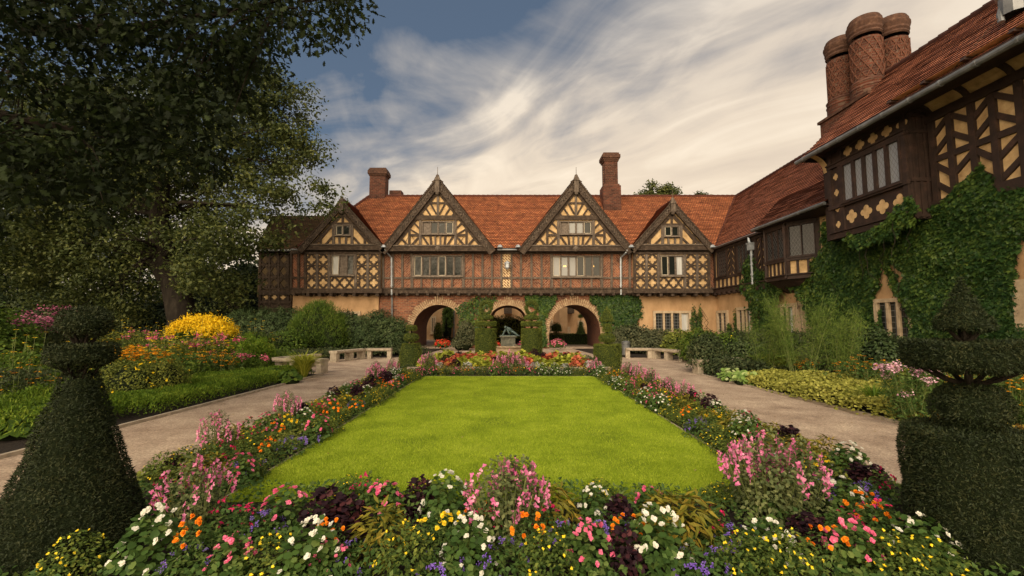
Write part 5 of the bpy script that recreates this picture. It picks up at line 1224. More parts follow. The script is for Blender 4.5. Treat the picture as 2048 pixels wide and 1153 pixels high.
# fennel
def spray(name, x, y, h, r, nst, n, leaf, mat, label, cat, tm=T_NEEDLE, stemr=.008, fl=None, lean=.25, zlo=.25, width=1.0, spread=.09):
    root = empty(name, (x, y, 0), label, cat); mb = MB(); P_ = []; tops = []
    for k in range(nst):
        a = RNG.random() * 6.28; q = r * math.sqrt(RNG.random()); ln = lean * RNG.random() * h; a2 = a + RNG.normal(0, .4); hh = h * RNG.uniform(.75, 1.05)
        b = np.array([x + q * .5 * math.cos(a), y + q * .5 * math.sin(a), 0]); t = b + np.array([math.cos(a2) * ln + q * .5 * math.cos(a), math.sin(a2) * ln + q * .5 * math.sin(a), hh])
        m = (b + t) / 2 + np.array([0, 0, h * .06]); mb.tube([tuple(b), tuple(m), tuple(t)], [stemr, stemr * .8, stemr * .4], 4, cap=False); tops.append(t)
        f = RNG.uniform(zlo, 1, n)[:, None]; P_.append(b * (1 - f) ** 2 + 2 * m * f * (1 - f) + t * f * f + RNG.normal(0, spread, (n, 3)) * (1.15 - f * .5))
    mb.build('stems', M['stem'], root); P_ = np.concatenate(P_); P_[:, 2] = np.maximum(P_[:, 2], .02)
    leaf_obj('foliage', P_, RNG.normal(0, 1, P_.shape) * [1, 1, .6] + [0, 0, .5], leaf, tm, M[mat], root, axis=RNG.normal(0, .7, P_.shape) + [0, 0, .6], tilt=.5, width=width)
    if fl:
        fm, fs, fk, fsp, fz, ftm, fname = fl
        for tp_ in tops:
            T = np.repeat(np.array([tp_]), fk, 0) + RNG.normal(0, 1, (fk, 3)) * np.array([fsp, fsp, fz])
            leaf_obj('flower_head', T, np.tile(np.array([0, 0, 1.0]), (len(T), 1)), fs, ftm, M[fm], root, tilt=.5)
    return root
spray('fennel', 8.55, 12.9, 2.55, .5, 22, 260, .15, 'fern', 'tall feathery green fennel in front of the ivy on the right', 'fennel', width=.5, spread=.12)
spray('fennel', 9.4, 12.6, 2.1, .45, 16, 240, .15, 'fern', 'shorter feathery fennel right of the tall one', 'fennel', width=.5, spread=.12)
spray('fennel', 8.1, 13.8, 1.8, .4, 14, 220, .15, 'fern', 'half-height fennel left of the tall one', 'fennel', width=.5, spread=.12)
def phloxfl(mat, s=.05, k=26, sp=.055, z=.035): return (mat, s, k, sp, z, T_ROUND, 'flower_heads')
spray('phlox', 6.85, 7.55, 1.05, .34, 11, 130, .09, 'green', 'pale pink phlox left of the right foreground topiary', 'flower', T_LONG, fl=phloxfl('phlox', .035, 75, .048, .03), zlo=.1)
spray('phlox', 7.35, 7.6, 1.05, .22, 5, 130, .09, 'green', 'pale pink phlox peeping past the plate of the right foreground topiary', 'flower', T_LONG, fl=phloxfl('phlox', .035, 75, .05, .035), zlo=.1)
spray('phlox', 6.75, 7.3, .62, .15, 2, 90, .08, 'green', 'small phlox with two pale pink heads at the path edge', 'flower', T_LONG, fl=phloxfl('phlox', .035, 26, .035, .03), zlo=.1)
def daisies(name, x, y, rx, ry, h, n, size, mat, label, leafm='green', cat='flower', nl=1400, leaf=.09, cz=True, hz=.12):
    root = empty(name, (x, y, 0), label, cat); a = RNG.random(n) * 6.28; q = np.sqrt(RNG.random(n))
    T = np.stack([x + rx * q * np.cos(a), y + ry * q * np.sin(a), h * (1 - .25 * q) + RNG.normal(0, hz * h, n)], 1)
    mb = MB(); 
    for t in T[:90]: mb.tube([(t[0] * .85 + x * .15, t[1] * .85 + y * .15, 0), tuple(t)], .004, 3, cap=False)
    mb.build('stems', M['stem'], root)
    k = 7; ang = np.tile(np.arange(k) * 2 * math.pi / k, n) + np.repeat(RNG.random(n) * 6, k); ax_ = np.stack([np.cos(ang), np.sin(ang), np.full(n * k, -.12)], 1)
    V, fc = leaves(np.repeat(T, k, 0), np.tile([0, 0, 1.0], (n * k, 1)), size * .5, T_ROUND, axis=ax_ * 6, tilt=.12); link('blossoms', batch_mesh('blossoms', V, fc), root, M[mat])
    if cz and n <= 90:
        mb = MB()
        for t in T[:300]: mb.lathe([(size * .16, -.004), (size * .14, size * .12), (0, size * .18)], tuple(t), 6)
        mb.build('flower_centres', M['centre'], root)
    p = np.stack([x + rx * RNG.normal(0, .5, nl), y + ry * RNG.normal(0, .5, nl), h * .92 * RNG.random(nl) ** .7], 1)
    leaf_obj('foliage', p, RNG.normal(0, .6, p.shape) + [0, 0, 1], leaf, T_LONG, M[leafm], root, tilt=.5, width=1.5); return root
daisies('coneflower', gp(1606, 13), 13.0, .35, .3, .62, 34, .10, 'rudb', 'small orange coneflower clump standing in the yellow-green groundcover', nl=500)
daisies('coneflower', 8.8, 10.9, .75, .5, .85, 60, .10, 'rudb', 'orange coneflowers between the fennel and the pale pink phlox', nl=1400)
daisies('coneflower', 8.3, 8.9, .55, .4, .95, 90, .09, 'yellow', 'yellow flowering clump behind the pale pink phlox', 'olive', nl=1500, cz=False)
daisies('coneflower', 8.0, 7.2, .8, .5, 1.0, 110, .09, 'rudb', 'orange coneflowers seen between the ball and plate of the right foreground topiary', nl=1800)
daisies('coneflower', 9.4, 7.9, .9, .5, 1.0, 120, .09, 'rudb', 'orange coneflowers at the right edge, beyond the right foreground topiary', nl=1800)
def tuft(name, x, y, r, h, n, w, mat, label, cat='plant', droop=.7):
    root = empty(name, (x, y, 0), label, cat); a = RNG.random(n) * 6.28; q = RNG.random(n); vs = []; seg = 5
    for i in range(n):
        L = h * RNG.uniform(.7, 1.15); out = r * RNG.uniform(.3, 1.1); c, s = math.cos(a[i]), math.sin(a[i]); bx, by = x + c * r * .12 * q[i], y + s * r * .12 * q[i]; rowv = []
        for k in range(seg + 1):
            t = k / seg; z = L * (1.9 * t - (.95 + .45 * droop * q[i]) * t * t); o_ = out * t ** 1.3; ww = w * (1 - t) ** .6 * .5 + .0008
            cx_, cy_ = bx + c * o_, by + s * o_; rowv += [(cx_ - s * ww, cy_ + c * ww, max(z, .01)), (cx_ + s * ww, cy_ - c * ww, max(z, .01))]
        vs.append(rowv)
    fc = [(2 * k, 2 * k + 1, 2 * k + 3, 2 * k + 2) for k in range(seg)]; link('foliage', batch_mesh('foliage', np.array(vs), fc), root, M[mat]); return root
tuft('daylily', gp(615, 14.0), 13.9, .75, .82, 420, .034, 'lime', 'arching yellow-green daylily in front of the half hidden left stone bench')
tuft('daylily', gp(1548, 14.2), 13.9, .95, .85, 420, .032, 'lime', 'arching yellow-green daylily clump in the right bed, left of the orange coneflowers')
tuft('daylily', gp(1520, 14.8), 15.2, .8, .7, 240, .024, 'edging', 'green daylily clump behind the yellow-green one in the right bed')
tuft('daylily', 8.2, 6.2, .8, .75, 260, .03, 'edging', 'long-leaved green clump behind the right foreground topiary')
tuft('daylily', 7.2, 8.7, .55, .5, 260, .018, 'edging', 'fine grassy green clump between groundcover and pale pink phlox')
def hosta(x, y, r, n, s, mat, label, cat='hosta'):
    root = empty('hosta', (x, y, 0), label, cat); a = RNG.random(n) * 6.28; q = np.sqrt(RNG.random(n)); p = np.stack([x + r * q * np.cos(a) * .7, y + r * q * np.sin(a) * .7, .12 + .24 * (1 - q * q) + RNG.normal(0, .02, n)], 1)
    ax_ = np.stack([np.cos(a), np.sin(a), -.15 * np.ones(n)], 1) * 3; nr = np.stack([np.cos(a) * .5, np.sin(a) * .5 - .3, np.ones(n)], 1); leaf_obj('foliage', p, nr, s, T_ROUND, M[mat], root, axis=ax_, tilt=.3)
    mb = core_mesh([(x, y, .05, r * .8, r * .8, .2)], .9); mb.build('leaf_stalks', M['yewcore'], root); return root
hosta(gp(1455, 13.2), 13.1, .42, 110, .15, 'hosta', 'pale-edged hosta at the corner of the right bed, farthest of the right-hand hostas')
hosta(gp(1483, 12.6), 12.4, .48, 130, .16, 'hosta', 'pale-edged hosta in the right bed next to the groundcover')
hosta(gp(575, 14), 13.4, .5, 130, .14, 'shrubbright', 'leafy green hosta before the left stone bench, left of the daylily')
hosta(gp(600, 13.2), 12.7, .4, 110, .13, 'shrubbright', 'leafy green hosta at the path edge left of the daylily')
hosta(-7.6, 6.9, .5, 90, .18, 'shrubbright', 'broad-leaved plant by the path at the left edge, nearer the camera')
hosta(-8.2, 7.6, .5, 90, .18, 'shrubbright', 'broad-leaved plant by the path at the left edge, farther from the camera')
# groundcover sheets (nobody could count them)
def cover(poly, hgt, n, leaf, tm, mat, name, label, amp=.25, axis=None, tilt=.6, cat='groundcover', core=True):
    x, y = poly_pts(poly, n); base = hgt * (1 + amp * (np.sin(x * 4.3 + y * 2.1) * np.cos(y * 3.7 - x * 1.9)) + .25 * amp * np.sin(x * 13 + y * 11))
    c = np.array(poly).mean(0); r = np.minimum(1, np.min([np.abs((x - a[0]) * (b[1] - a[1]) - (y - a[1]) * (b[0] - a[0])) / math.hypot(b[0] - a[0], b[1] - a[1]) for a, b in zip(poly, poly[1:] + poly[:1])], axis=0) / (hgt * .7 + .05))
    ztop = base * np.sqrt(np.maximum(0, 1 - (1 - r) ** 2)); z = ztop * (1 - .45 * RNG.random(n) ** 1.6) + .015
    p = np.stack([x, y, z], 1); nr = np.tile([0, -.25, 1.0], (n, 1)); ax_ = None if axis is None else np.tile(axis, (n, 1)) + RNG.normal(0, .4, (n, 3))
    o = leaf_obj(name, p, nr if axis is None else RNG.normal(0, 1, (n, 3)), leaf, tm, M[mat], None, tilt=tilt, axis=ax_)
    tag(o, label, cat, kind='stuff'); return o
cover([(6.5, 12.4), (6.6, 8.5), (6.85, 7.4), (8.2, 8.6), (10.2, 11.8), (9.2, 12.8), (7.2, 13.2)], .33, 26000, .06, T_ROUND, 'groundlime', 'groundcover', 'mounding yellow-green groundcover along the right path')
cover([(6.7, 7.6), (6.8, 6.2), (7.8, 6.4), (7.6, 7.9)], .2, 4200, .05, T_ROUND, 'amber', 'groundcover', 'amber-leaved groundcover at the right path edge near the topiary')
cover([(7.6, 5.2), (11, 5.4), (11.5, 8.5), (8.5, 7.2)], .45, 12000, .06, T_ROUND, 'groundlime', 'groundcover', 'yellow-green groundcover at the right edge behind the topiary')
cover([(9.5, 9.0), (12.6, 9), (12.8, 14), (10.4, 13)], .55, 15000, .09, T_LEAF, 'shrub', 'bed_foliage', 'mixed green foliage between the flowers and the ivy wall', cat='foliage')
cover([(6.4, 13.4), (9.5, 13), (12.8, 14), (13.2, 22), (8.9, 22), (9.0, 18.5), (8.4, 15.4), (6.5, 14.9)], .55, 26000, .10, T_LEAF, 'shrub', 'bed_foliage', 'mixed green foliage in the far right bed', cat='foliage')
cover([(-6.55, 8.2), (-6.45, 14.6), (-7.8, 14.9), (-8.9, 12.5), (-8.6, 9.5), (-7.5, 8)], .29, 42000, .06, T_LONG, 'edging', 'edging_plants', 'dense bright green edging plants along the left path', axis=[0, 0, 1.0], amp=.12, cat='foliage')
cover([(-7.0, 6.6), (-6.9, 8.0), (-9.2, 9.8), (-13, 12), (-14, 9), (-10, 6)], .42, 34000, .075, T_LONG, 'edging', 'edging_plants', 'dense bright green foliage at the left edge beyond the foreground topiary', axis=[0, 0, 1.0], amp=.3, cat='foliage')
cover([(-8.6, 10), (-8.6, 15.2), (-9, 19), (-13, 22), (-19, 24), (-20, 12), (-13, 10)], .55, 46000, .10, T_LEAF, 'shrubbright', 'bed_foliage', 'mixed green foliage of the deep left flower bed', amp=.4, cat='foliage')
cover([(-8.9, 19), (-7.6, 21.9), (-4.9, 22.3), (-4.4, 24.5), (-13, 25), (-13, 21)], .4, 14000, .11, T_LEAF, 'shrub', 'bed_foliage', 'low green foliage under the rhododendrons', cat='foliage')
# left bed flowers
daisies('coneflower', gp(245, 13.5), 13.2, 1.0, .7, .98, 260, .14, 'rudb', 'broad drift of orange coneflowers right of the left foreground topiary', nl=2600)
daisies('coneflower', gp(310, 13.0), 12.6, .9, .5, .90, 190, .14, 'rudb', 'orange coneflowers behind the yellow-dotted dark shrub', nl=2000)
daisies('coneflower', gp(410, 13), 13.4, .8, .5, .80, 80, .13, 'rudb', 'scattered orange coneflowers in front of the goldenrod', nl=1500)
daisies('sunflower', gp(380, 15), 15.0, 1.5, .8, 1.25, 190, .12, 'yellow', 'tall thin yellow daisies in front of the goldenrod', 'olive', nl=3000, hz=.2)
daisies('sunflower', gp(285, 18), 17.5, 1.8, .8, 1.5, 110, .10, 'yellow', 'tall yellow daisies right of the dome of the left foreground topiary', 'olive', nl=3000, hz=.15)
daisies('sunflower', gp(495, 20), 20.5, 1.4, .6, 1.35, 50, .12, 'yellow', 'yellow daisies against the rhododendron thicket', 'shrub', nl=2200, hz=.2)
daisies('sunflower', -11.2, 9.8, 1.2, .8, 1.15, 60, .10, 'yellow', 'yellow daisies left of the left foreground topiary, at plate height', 'shrubbright', nl=2600, hz=.2)
daisies('coneflower', -9.6, 8.6, .8, .6, .9, 26, .11, 'rudb', 'sparse orange flowers at the left edge above the bright green foliage', 'shrub', nl=1800, hz=.25)
for i, (px, Y, hh, lab) in enumerate(((430, 16.5, 1.25, 'deep pink phlox below the right end of the goldenrod'), (385, 15, 1.1, 'deep pink phlox below the middle of the goldenrod'), (470, 15.5, 1.15, 'deep pink phlox nearest the conifer bush'), (335, 15.5, 1.15, 'deep pink phlox above the orange coneflowers'), (510, 14.4, .7, 'low deep pink phlox in the green edging'), (455, 15.2, .72, 'low deep pink phlox left of the bench'), (270, 17, 1.35, 'dusty pink phlox near the yellow daisies'))):
    spray('phlox', gp(px, Y), Y, hh, .45, 7, 110, .10, 'shrubbright', lab, 'flower', T_LONG, fl=phloxfl('pink', .06, 22, .06, .04), zlo=.1)
shrub('cinquefoil', [(gp(262, 10.2), 9.9, .34, .45, .5, .60), (gp(330, 10), 10.1, .34, .45, .5, .56), (gp(298, 10), 9.7, .3, .6, .5, .60)], 1700, 6, .05, T_LEAF, 'olive', 'dark rounded shrub dotted with small yellow flowers at the left path edge', spread=.05, extra=flowers_on('yellow', 'blossoms', .04, .05, k=3, zmin=-.2))
shrub('goldenrod', [(gp(402, 18), 18, 1.0, .85, .8, .85), (gp(440, 17.6), 17.6, .9, .62, .6, .72), (gp(372, 17.8), 17.8, .85, .55, .6, .78)], 1300, 6, .12, T_LONG, 'shrubbright', 'big goldenrod covered in bright yellow plumes before the oak', 'flower', spread=.07,
      extra=lambda root, P_, N_: leaf_obj('blossoms', *(lambda s_: (clusterise(P_[s_] + N_[s_] * .10 + np.array([0, 0, .12]) * RNG.random((s_.sum(), 1)), N_[s_], 16, .085)))(N_[:, 2] > .35), .10, T_NEEDLE, M['gold'], root, tilt=1.0, width=3, axis=None))
for i, (px, py, Y, lab) in enumerate(((72, 622, 15, 'tallest dusky pink joe-pye weed at the left edge'), (112, 645, 14.5, 'dusky pink joe-pye weed right of the tallest one'), (50, 645, 14, 'dusky pink joe-pye weed left of the tallest one'), (125, 635, 16, 'dusky pink joe-pye weed nearest the dark topiary dome'))):
    top = 1.75 + (645 - py) / F * Y
    spray('joe_pye_weed', gp(px, Y), Y, top, .5, 11, 90, .16, 'shrub', lab, 'flower', T_LONG, fl=('joepye', .07, 60, .16, .07, T_ROUND, 'flower_heads'), zlo=.1, width=1.6)
shrub('shrub', [(gp(20, 13), 12.5, .9, 1.3, 1.0, 1.2), (gp(-60, 12), 11.5, 1.0, 1.4, 1.0, 1.4), (gp(40, 12), 11.5, .5, 1.0, .8, .8)], 1900, 6, .12, T_LEAF, 'shrubbright', 'tall leafy shrub at the left edge below the joe-pye weed', spread=.09)
shrub('shrub', [(gp(560, 21), 21.5, .5, 1.0, .8, .8), (gp(500, 20), 20.4, .5, .9, .8, .75)], 900, 6, .11, T_LEAF, 'shrubbright', 'bushy green plant behind the pink phlox, left of the far bench', spread=.07)
cover([(gp(560, 16), 16.2), (gp(470, 14), 14.2), (gp(420, 17), 17.5), (gp(520, 19), 19.5)], 1.0, 12000, .12, T_LONG, 'edging', 'bed_foliage', 'tall fresh green stems beside the left benches', axis=[0, 0, 1.0], amp=.25, cat='foliage')

# ================================================================ TREES
def tree(label, base, trunk, blobs, nclump, nleaf, leaf, mat, cr=.8, name='oak_tree', cat='tree', tm=T_LEAF, limb_r=.16, seed=1, nl=26, squash=.6, group=None):
    """blobs: world spheres (x,y,z,r). Limbs run from the trunk to leaf clumps, twigs inside"""
    rng = np.random.default_rng(seed); root = empty(name, base, label, cat, group)
    bl = np.array(blobs); w_ = bl[:, 3] ** 2.2; ci = rng.choice(len(bl), nclump, p=w_ / w_.sum())
    d = norm(rng.normal(0, 1, (nclump, 3))); rr = bl[ci, 3] * rng.random(nclump) ** .38
    C_ = bl[ci, :3] + d * rr[:, None]
    C_[:, 2] = np.maximum(C_[:, 2], .5)
    pts = np.repeat(C_, nleaf, 0); dd = norm(rng.normal(0, 1, pts.shape)); sc = np.repeat(cr * rng.uniform(.55, 1.25, nclump), nleaf)
    pts = pts + dd * (sc * rng.random(len(pts)) ** .5)[:, None] * np.array([1, 1, squash])
    leaf_obj('crown', pts, dd * .7 + [0, 0, .5], leaf, tm, M[mat], root, tilt=.7, rng=rng)
    mb = MB(); mb.tube(trunk[0], trunk[1], 12)
    tops = [Vector(p) for p in trunk[0][len(trunk[0]) // 2:]]
    for k in range(min(nl, nclump)):
        c = Vector(C_[k]); s = min(tops, key=lambda q: (q - c).length + abs(q.z - c.z + 1.5) * .6); m1 = s.lerp(c, .35) + Vector((rng.normal(0, .3), rng.normal(0, .3), .5)); m2 = s.lerp(c, .7) + Vector((rng.normal(0, .4), rng.normal(0, .3), .3))
        mb.tube([s, m1, m2, c], [limb_r, limb_r * .6, limb_r * .32, limb_r * .1], 6, cap=False)
        for j in range(4):
            q = Vector(C_[rng.integers(nclump)]) if False else c + Vector(rng.normal(0, cr * .6, 3)); mb.tube([m2, m2.lerp(q, .5) + Vector((0, 0, .15)), q], [limb_r * .22, limb_r * .14, .01], 4, cap=False)
    mb.build('trunk', M['bark'], root, smooth=True); return root
def sph(px, py, Y, r): p = P(px, py, Y); return (p.x, p.y, p.z, r * Y / F)
bx_ = P(372, 662, 27); 
tree('great old oak behind the goldenrod, its crown reaching the left gable', (bx_.x, 27, 0),
     ([(bx_.x, 27, 0), P(368, 640, 27), P(352, 575, 27), P(322, 520, 27), P(318, 430, 26.5), P(330, 330, 26), P(340, 240, 26)], [1.1, .85, .75, .68, .5, .32, .15]),
     [sph(330, 300, 27, 170), sph(470, 270, 25.5, 140), sph(540, 190, 25, 75), sph(590, 290, 24.5, 55), sph(560, 350, 24, 85), sph(632, 400, 24, 34), sph(500, 440, 24, 85), sph(440, 520, 24.5, 90), sph(180, 330, 28, 170), sph(90, 420, 28, 150), sph(300, 470, 27, 120), sph(480, 590, 25.5, 45), sph(60, 250, 29, 130), sph(200, 520, 28, 90), sph(240, 600, 28.5, 60), sph(430, 596, 27.5, 50), sph(120, 560, 28.5, 80), sph(20, 500, 28, 100)],
     1300, 105, .215, 'oak', cr=1.15, seed=5, nl=60, limb_r=.2)
tree('oak branch end drooping before the mossy roof', (P(560, 470, 26).x, 26.5, 0), ([P(400, 380, 26), P(480, 420, 26), P(560, 460, 26)], [.1, .07, .02]), [sph(560, 500, 25.5, 42), sph(590, 540, 25.5, 20), sph(545, 440, 25.5, 40)], 34, 60, .22, 'oak', cr=.7, seed=8, nl=8, limb_r=.05) if False else None
for i, (px, Y, hh, lab) in enumerate(((60, 44, 17, 'dark tree behind the oak, at the left edge of the garden'), (230, 50, 19, 'dark tree behind the oak, right of the dome of the left topiary'), (420, 46, 13, 'dark tree behind the oak trunk, toward the house'), (-120, 40, 18, 'dark tree beyond the left edge, outermost of the row'), (505, 42, 7.5, 'small dark tree beside the dark end of the house'))):
    x = gp(px, Y); r = hh * .30
    tree(lab, (x, Y, 0), ([(x, Y, 0), (x + .2, Y, hh * .4), (x, Y, hh * .8)], [.5, .38, .1]), [(x, Y, hh * .72, r), (x - r * .8, Y, hh * .45, r), (x + r * .8, Y, hh * .45, r), (x, Y - 1, hh * .22, r * 1.1)], 190, 55, .42, 'darktree', cr=1.7, name='tree', seed=20 + i, nl=12)
for i, (px, Y, hh, w_, lab) in enumerate(((1308, 60, 23.2, 3.6, 'treetop showing above the roof ridge right of the tall chimney'), (1409, 60, 20.8, 1.1, 'tiny treetop showing above the ridge near the roof corner'))):
    x = gp(px, Y); zt = P(px, 366 if i == 0 else 382, Y).z
    tree(lab, (x, Y, 0), ([(x, Y, 0), (x, Y, zt * .5), (x, Y, zt - 1)], [.4, .3, .05]), [(x, Y, zt - 2.0, 1.8), (x + w_ * .5, Y, zt - 1.9, 1.7), (x - w_ * .55, Y, zt - 2.6, 1.6), (x, Y, zt - 5, 2)] if i == 0 else [(x, Y, zt - 1.2, 1.0)], 110 if i == 0 else 24, 90, .32, 'oak', cr=.9, name='tree', seed=40 + i, nl=10)
# dark screen of trees and undergrowth at the left edge of the park
UG = [(gp(a, Y_) , Y_, 1.0, 3.2, 2.2, z_) for a, Y_, z_ in ((-150, 34, 4.5), (-20, 35, 4.2), (90, 36, 3.6), (200, 38, 3.4), (300, 39, 3.2), (410, 38, 3.4), (490, 36, 3.4))]
for i, b_ in enumerate(UG):
    shrub('yew_thicket', [b_], 900, 7, .28, T_LEAF, 'darktree', 'dark thicket under the park trees, %s from the house' % ('seventh', 'sixth', 'fifth', 'fourth', 'third', 'second', 'nearest')[i] if i < 6 else 'dark thicket under the park trees, nearest to the house', 'thicket', spread=.25)
# the near oak: its bough hangs into the picture from the upper left
rng = np.random.default_rng(11)
NO = empty('oak_tree', (-9.2, 4.4, 0), 'near oak whose dark lobed leaves hang down from the upper left', 'tree')
poly = [(-80, -80), (735, -80), (722, 25), (690, 60), (660, 85), (610, 75), (560, 85), (545, 150), (505, 150), (500, 215), (450, 270), (430, 360), (370, 330), (330, 400), (250, 370), (180, 450), (60, 400), (-80, 520)]
x, y = poly_pts(poly, 470, rng); Yd = rng.uniform(5.2, 9.0, 470)
thin = (x < 130) & (y > 60) & (y < 240) & (rng.random(470) < .6); x, y, Yd = x[~thin], y[~thin], Yd[~thin]
C_ = rays(x, y) * (Yd / rays(x, y)[:, 1])[:, None]; C_[:, 2] += H
ex = np.stack([rng.uniform(-12, -5.5, 90), rng.uniform(1.5, 8, 90), rng.uniform(7.0, 9.5, 90)], 1)[:18]  # unseen clumps above and left of the view, added for shade
C2 = np.concatenate([C_, ex]); nl_ = 56
pts = np.repeat(C2, nl_, 0); dd = norm(rng.normal(0, 1, pts.shape)); pts = pts + dd * (rng.random(len(pts)) ** .6 * .40)[:, None] * [1, 1, .75]
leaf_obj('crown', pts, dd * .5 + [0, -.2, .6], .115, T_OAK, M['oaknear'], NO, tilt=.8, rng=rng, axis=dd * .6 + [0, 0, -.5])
mb = MB(); mb.tube([(-9.2, 4.4, 0), (-9.1, 4.5, 2.5), (-8.9, 4.6, 5), (-8.6, 4.8, 7.5)], [.42, .36, .3, .2], 12)
tp = [Vector((-8.95, 4.6, 4.6)), Vector((-8.6, 4.8, 7)), Vector((-8.8, 4.7, 5.8))]
hub = [Vector(P(60, 60, 7.5)), Vector(P(250, 60, 7)), Vector(P(430, 30, 6.5)), Vector(P(150, 260, 7)), Vector(P(560, 0, 6.2))]
mb.tube([tp[0], hub[3] + Vector((-1.5, 0, .3)), hub[3]], [.14, .10, .05], 7); mb.tube([tp[1], hub[0] + Vector((-.9, 0, .5)), hub[0], hub[1], hub[2], hub[4]], [.2, .15, .11, .08, .05, .025], 7)
for c in C_:
    c = Vector(c); h_ = min(hub, key=lambda q: (q - c).length); 
    if rng.random() < .45: mb.tube([h_.lerp(c, .35), h_.lerp(c, .65) + Vector((0, 0, .10)), c], [.014, .010, .004], 4, cap=False)
mb.build('trunk', M['barkdark'], NO)

# ================================================================ BEDDING PLANTS
def dome(n, r, h, rng, z0=.02):
    d = norm(rng.normal(0, 1, (n, 3))); d[:, 2] = np.abs(d[:, 2]); q = 1 - rng.random(n)[:, None] ** 2 * .55
    return d * q * [r, r, h] + [0, 0, z0], d
def petals(T, nrm, size, k, tm, rng, cup=.25, width=1.0):
    n = len(T); nr = np.repeat(norm(nrm), k, 0); ref = norm(np.cross(nr, rng.normal(0, 1, 3) + np.array([.3, .1, .2]))); b = np.cross(nr, ref)
    ang = np.tile(np.arange(k) * 2 * math.pi / k, n) + np.repeat(rng.random(n) * 6, k); ax_ = ref * np.cos(ang)[:, None] + b * np.sin(ang)[:, None] + nr * cup
    return leaves(np.repeat(T, k, 0), nr - (ref * np.cos(ang)[:, None] + b * np.sin(ang)[:, None]) * cup, size, tm, axis=ax_ * 8, tilt=.1, rng=rng, width=width)
def bloom_mesh(kind, T, N_, rng):
    """all blossoms of a kind at positions T, facing N_"""
    if kind == 'begonia':
        return [petals(T, N_, .023, 4, T_ROUND, rng, .25, 1.15), petals(T + N_ * .006, N_, .012, 3, T_ROUND, rng, .6)]
    if kind == 'pom':
        return [petals(T, N_, .020, 8, T_ROUND, rng, .1, 1.2), petals(T + N_ * .005, N_, .017, 7, T_ROUND, rng, .6, 1.2), petals(T + N_ * .010, N_, .011, 5, T_ROUND, rng, 1.2, 1.2)]
    if kind == 'daisy':
        return [petals(T, N_, .0115, 7, T_LEAF, rng, .05, 1.2)]
    if kind == 'fuzz':
        k = 9; P2 = np.repeat(T, k, 0) + rng.normal(0, .011, (len(T) * k, 3)); return [petals(P2, np.repeat(N_, k, 0), .009, 3, T_ROUND, rng, .5)]
    if kind == 'drop':
        P2 = np.repeat(T, 5, 0); return [leaves(P2, rng.normal(0, 1, P2.shape), .034, T_LONG, axis=np.tile([0, 0, -1.0], (len(P2), 1)) + rng.normal(0, .25, P2.shape), tilt=.2, rng=rng, width=1.6)]
    if kind == 'spire':
        out = []; k = 8
        P2 = np.repeat(T, k, 0) + np.stack([rng.normal(0, .010, len(T) * k), rng.normal(0, .010, len(T) * k), np.tile(np.linspace(-.09, .02, k), len(T))], 1)
        nr = norm(rng.normal(0, 1, P2.shape) * [1, 1, .3] + [0, 0, .3]); return [petals(P2, nr, .017, 3, T_ROUND, rng, .3)]
SPEC = {   # foliage: (n, r, h, leaf, template, material, axis) ; blossoms: (kind, n, material, zmin, lift)
 'white_begonia': dict(f=(300, .17, .30, .05, T_ROUND, 'green'), b=('begonia', 32, 'white', .15, .02), lab='white begonia'),
 'pink_begonia': dict(f=(280, .15, .27, .045, T_ROUND, 'green'), b=('begonia', 30, 'pink', .2, .02), lab='pink begonia'),
 'orange_marigold': dict(f=(520, .15, .27, .036, T_LONG, 'green'), b=('pom', 11, 'orange', .6, .03), lab='orange marigold'),
 'yellow_marigold': dict(f=(480, .15, .26, .04, T_LONG, 'green'), b=('pom', 9, 'yellow', .6, .03), lab='yellow marigold'),
 'ageratum': dict(f=(320, .18, .22, .04, T_LEAF, 'green'), b=('fuzz', 16, 'violet', .3, .02), lab='violet ageratum'),
 'creeping_zinnia': dict(f=(1000, .21, .27, .030, T_LEAF, 'zinleaf'), b=('daisy', 26, 'yellow', .15, .012), lab='creeping zinnia dotted with tiny yellow flowers'),
 'salvia': dict(f=(1200, .20, .50, .034, T_LEAF, 'salvialeaf'), b=('spire', 26, 'salvia', 0, 0), lab='mauve-pink salvia', tall=.50),
 'fuchsia': dict(f=(260, .17, .34, .05, T_LEAF, 'green'), b=('drop', 16, 'magenta', .1, .02), lab='fuchsia with hanging crimson flowers'),
 'gold_coleus': dict(f=(330, .21, .30, .085, T_LONG, 'coleus_gold'), b=None, lab='gold-edged coleus'),
 'dark_coleus': dict(f=(420, .16, .34, .05, T_ROUND, 'purple_leaf'), b=None, lab='dark purple-leaved plant'),
 'lime_coleus': dict(f=(170, .22, .34, .12, T_ROUND, 'lime'), b=None, lab='lime-leaved coleus'),
 'red_coleus': dict(f=(170, .20, .34, .11, T_ROUND, 'coleus_red'), b=None, lab='salmon-red coleus'),
 'dusty_miller': dict(f=(260, .17, .24, .075, T_LONG, 'silver'), b=None, lab='silver-leaved dusty miller'),
}
PROTO = {}
KINDNAME = {'white_begonia': 'begonia', 'pink_begonia': 'begonia', 'orange_marigold': 'marigold', 'yellow_marigold': 'marigold', 'gold_coleus': 'coleus', 'dark_coleus': 'coleus', 'lime_coleus': 'coleus', 'red_coleus': 'coleus'}
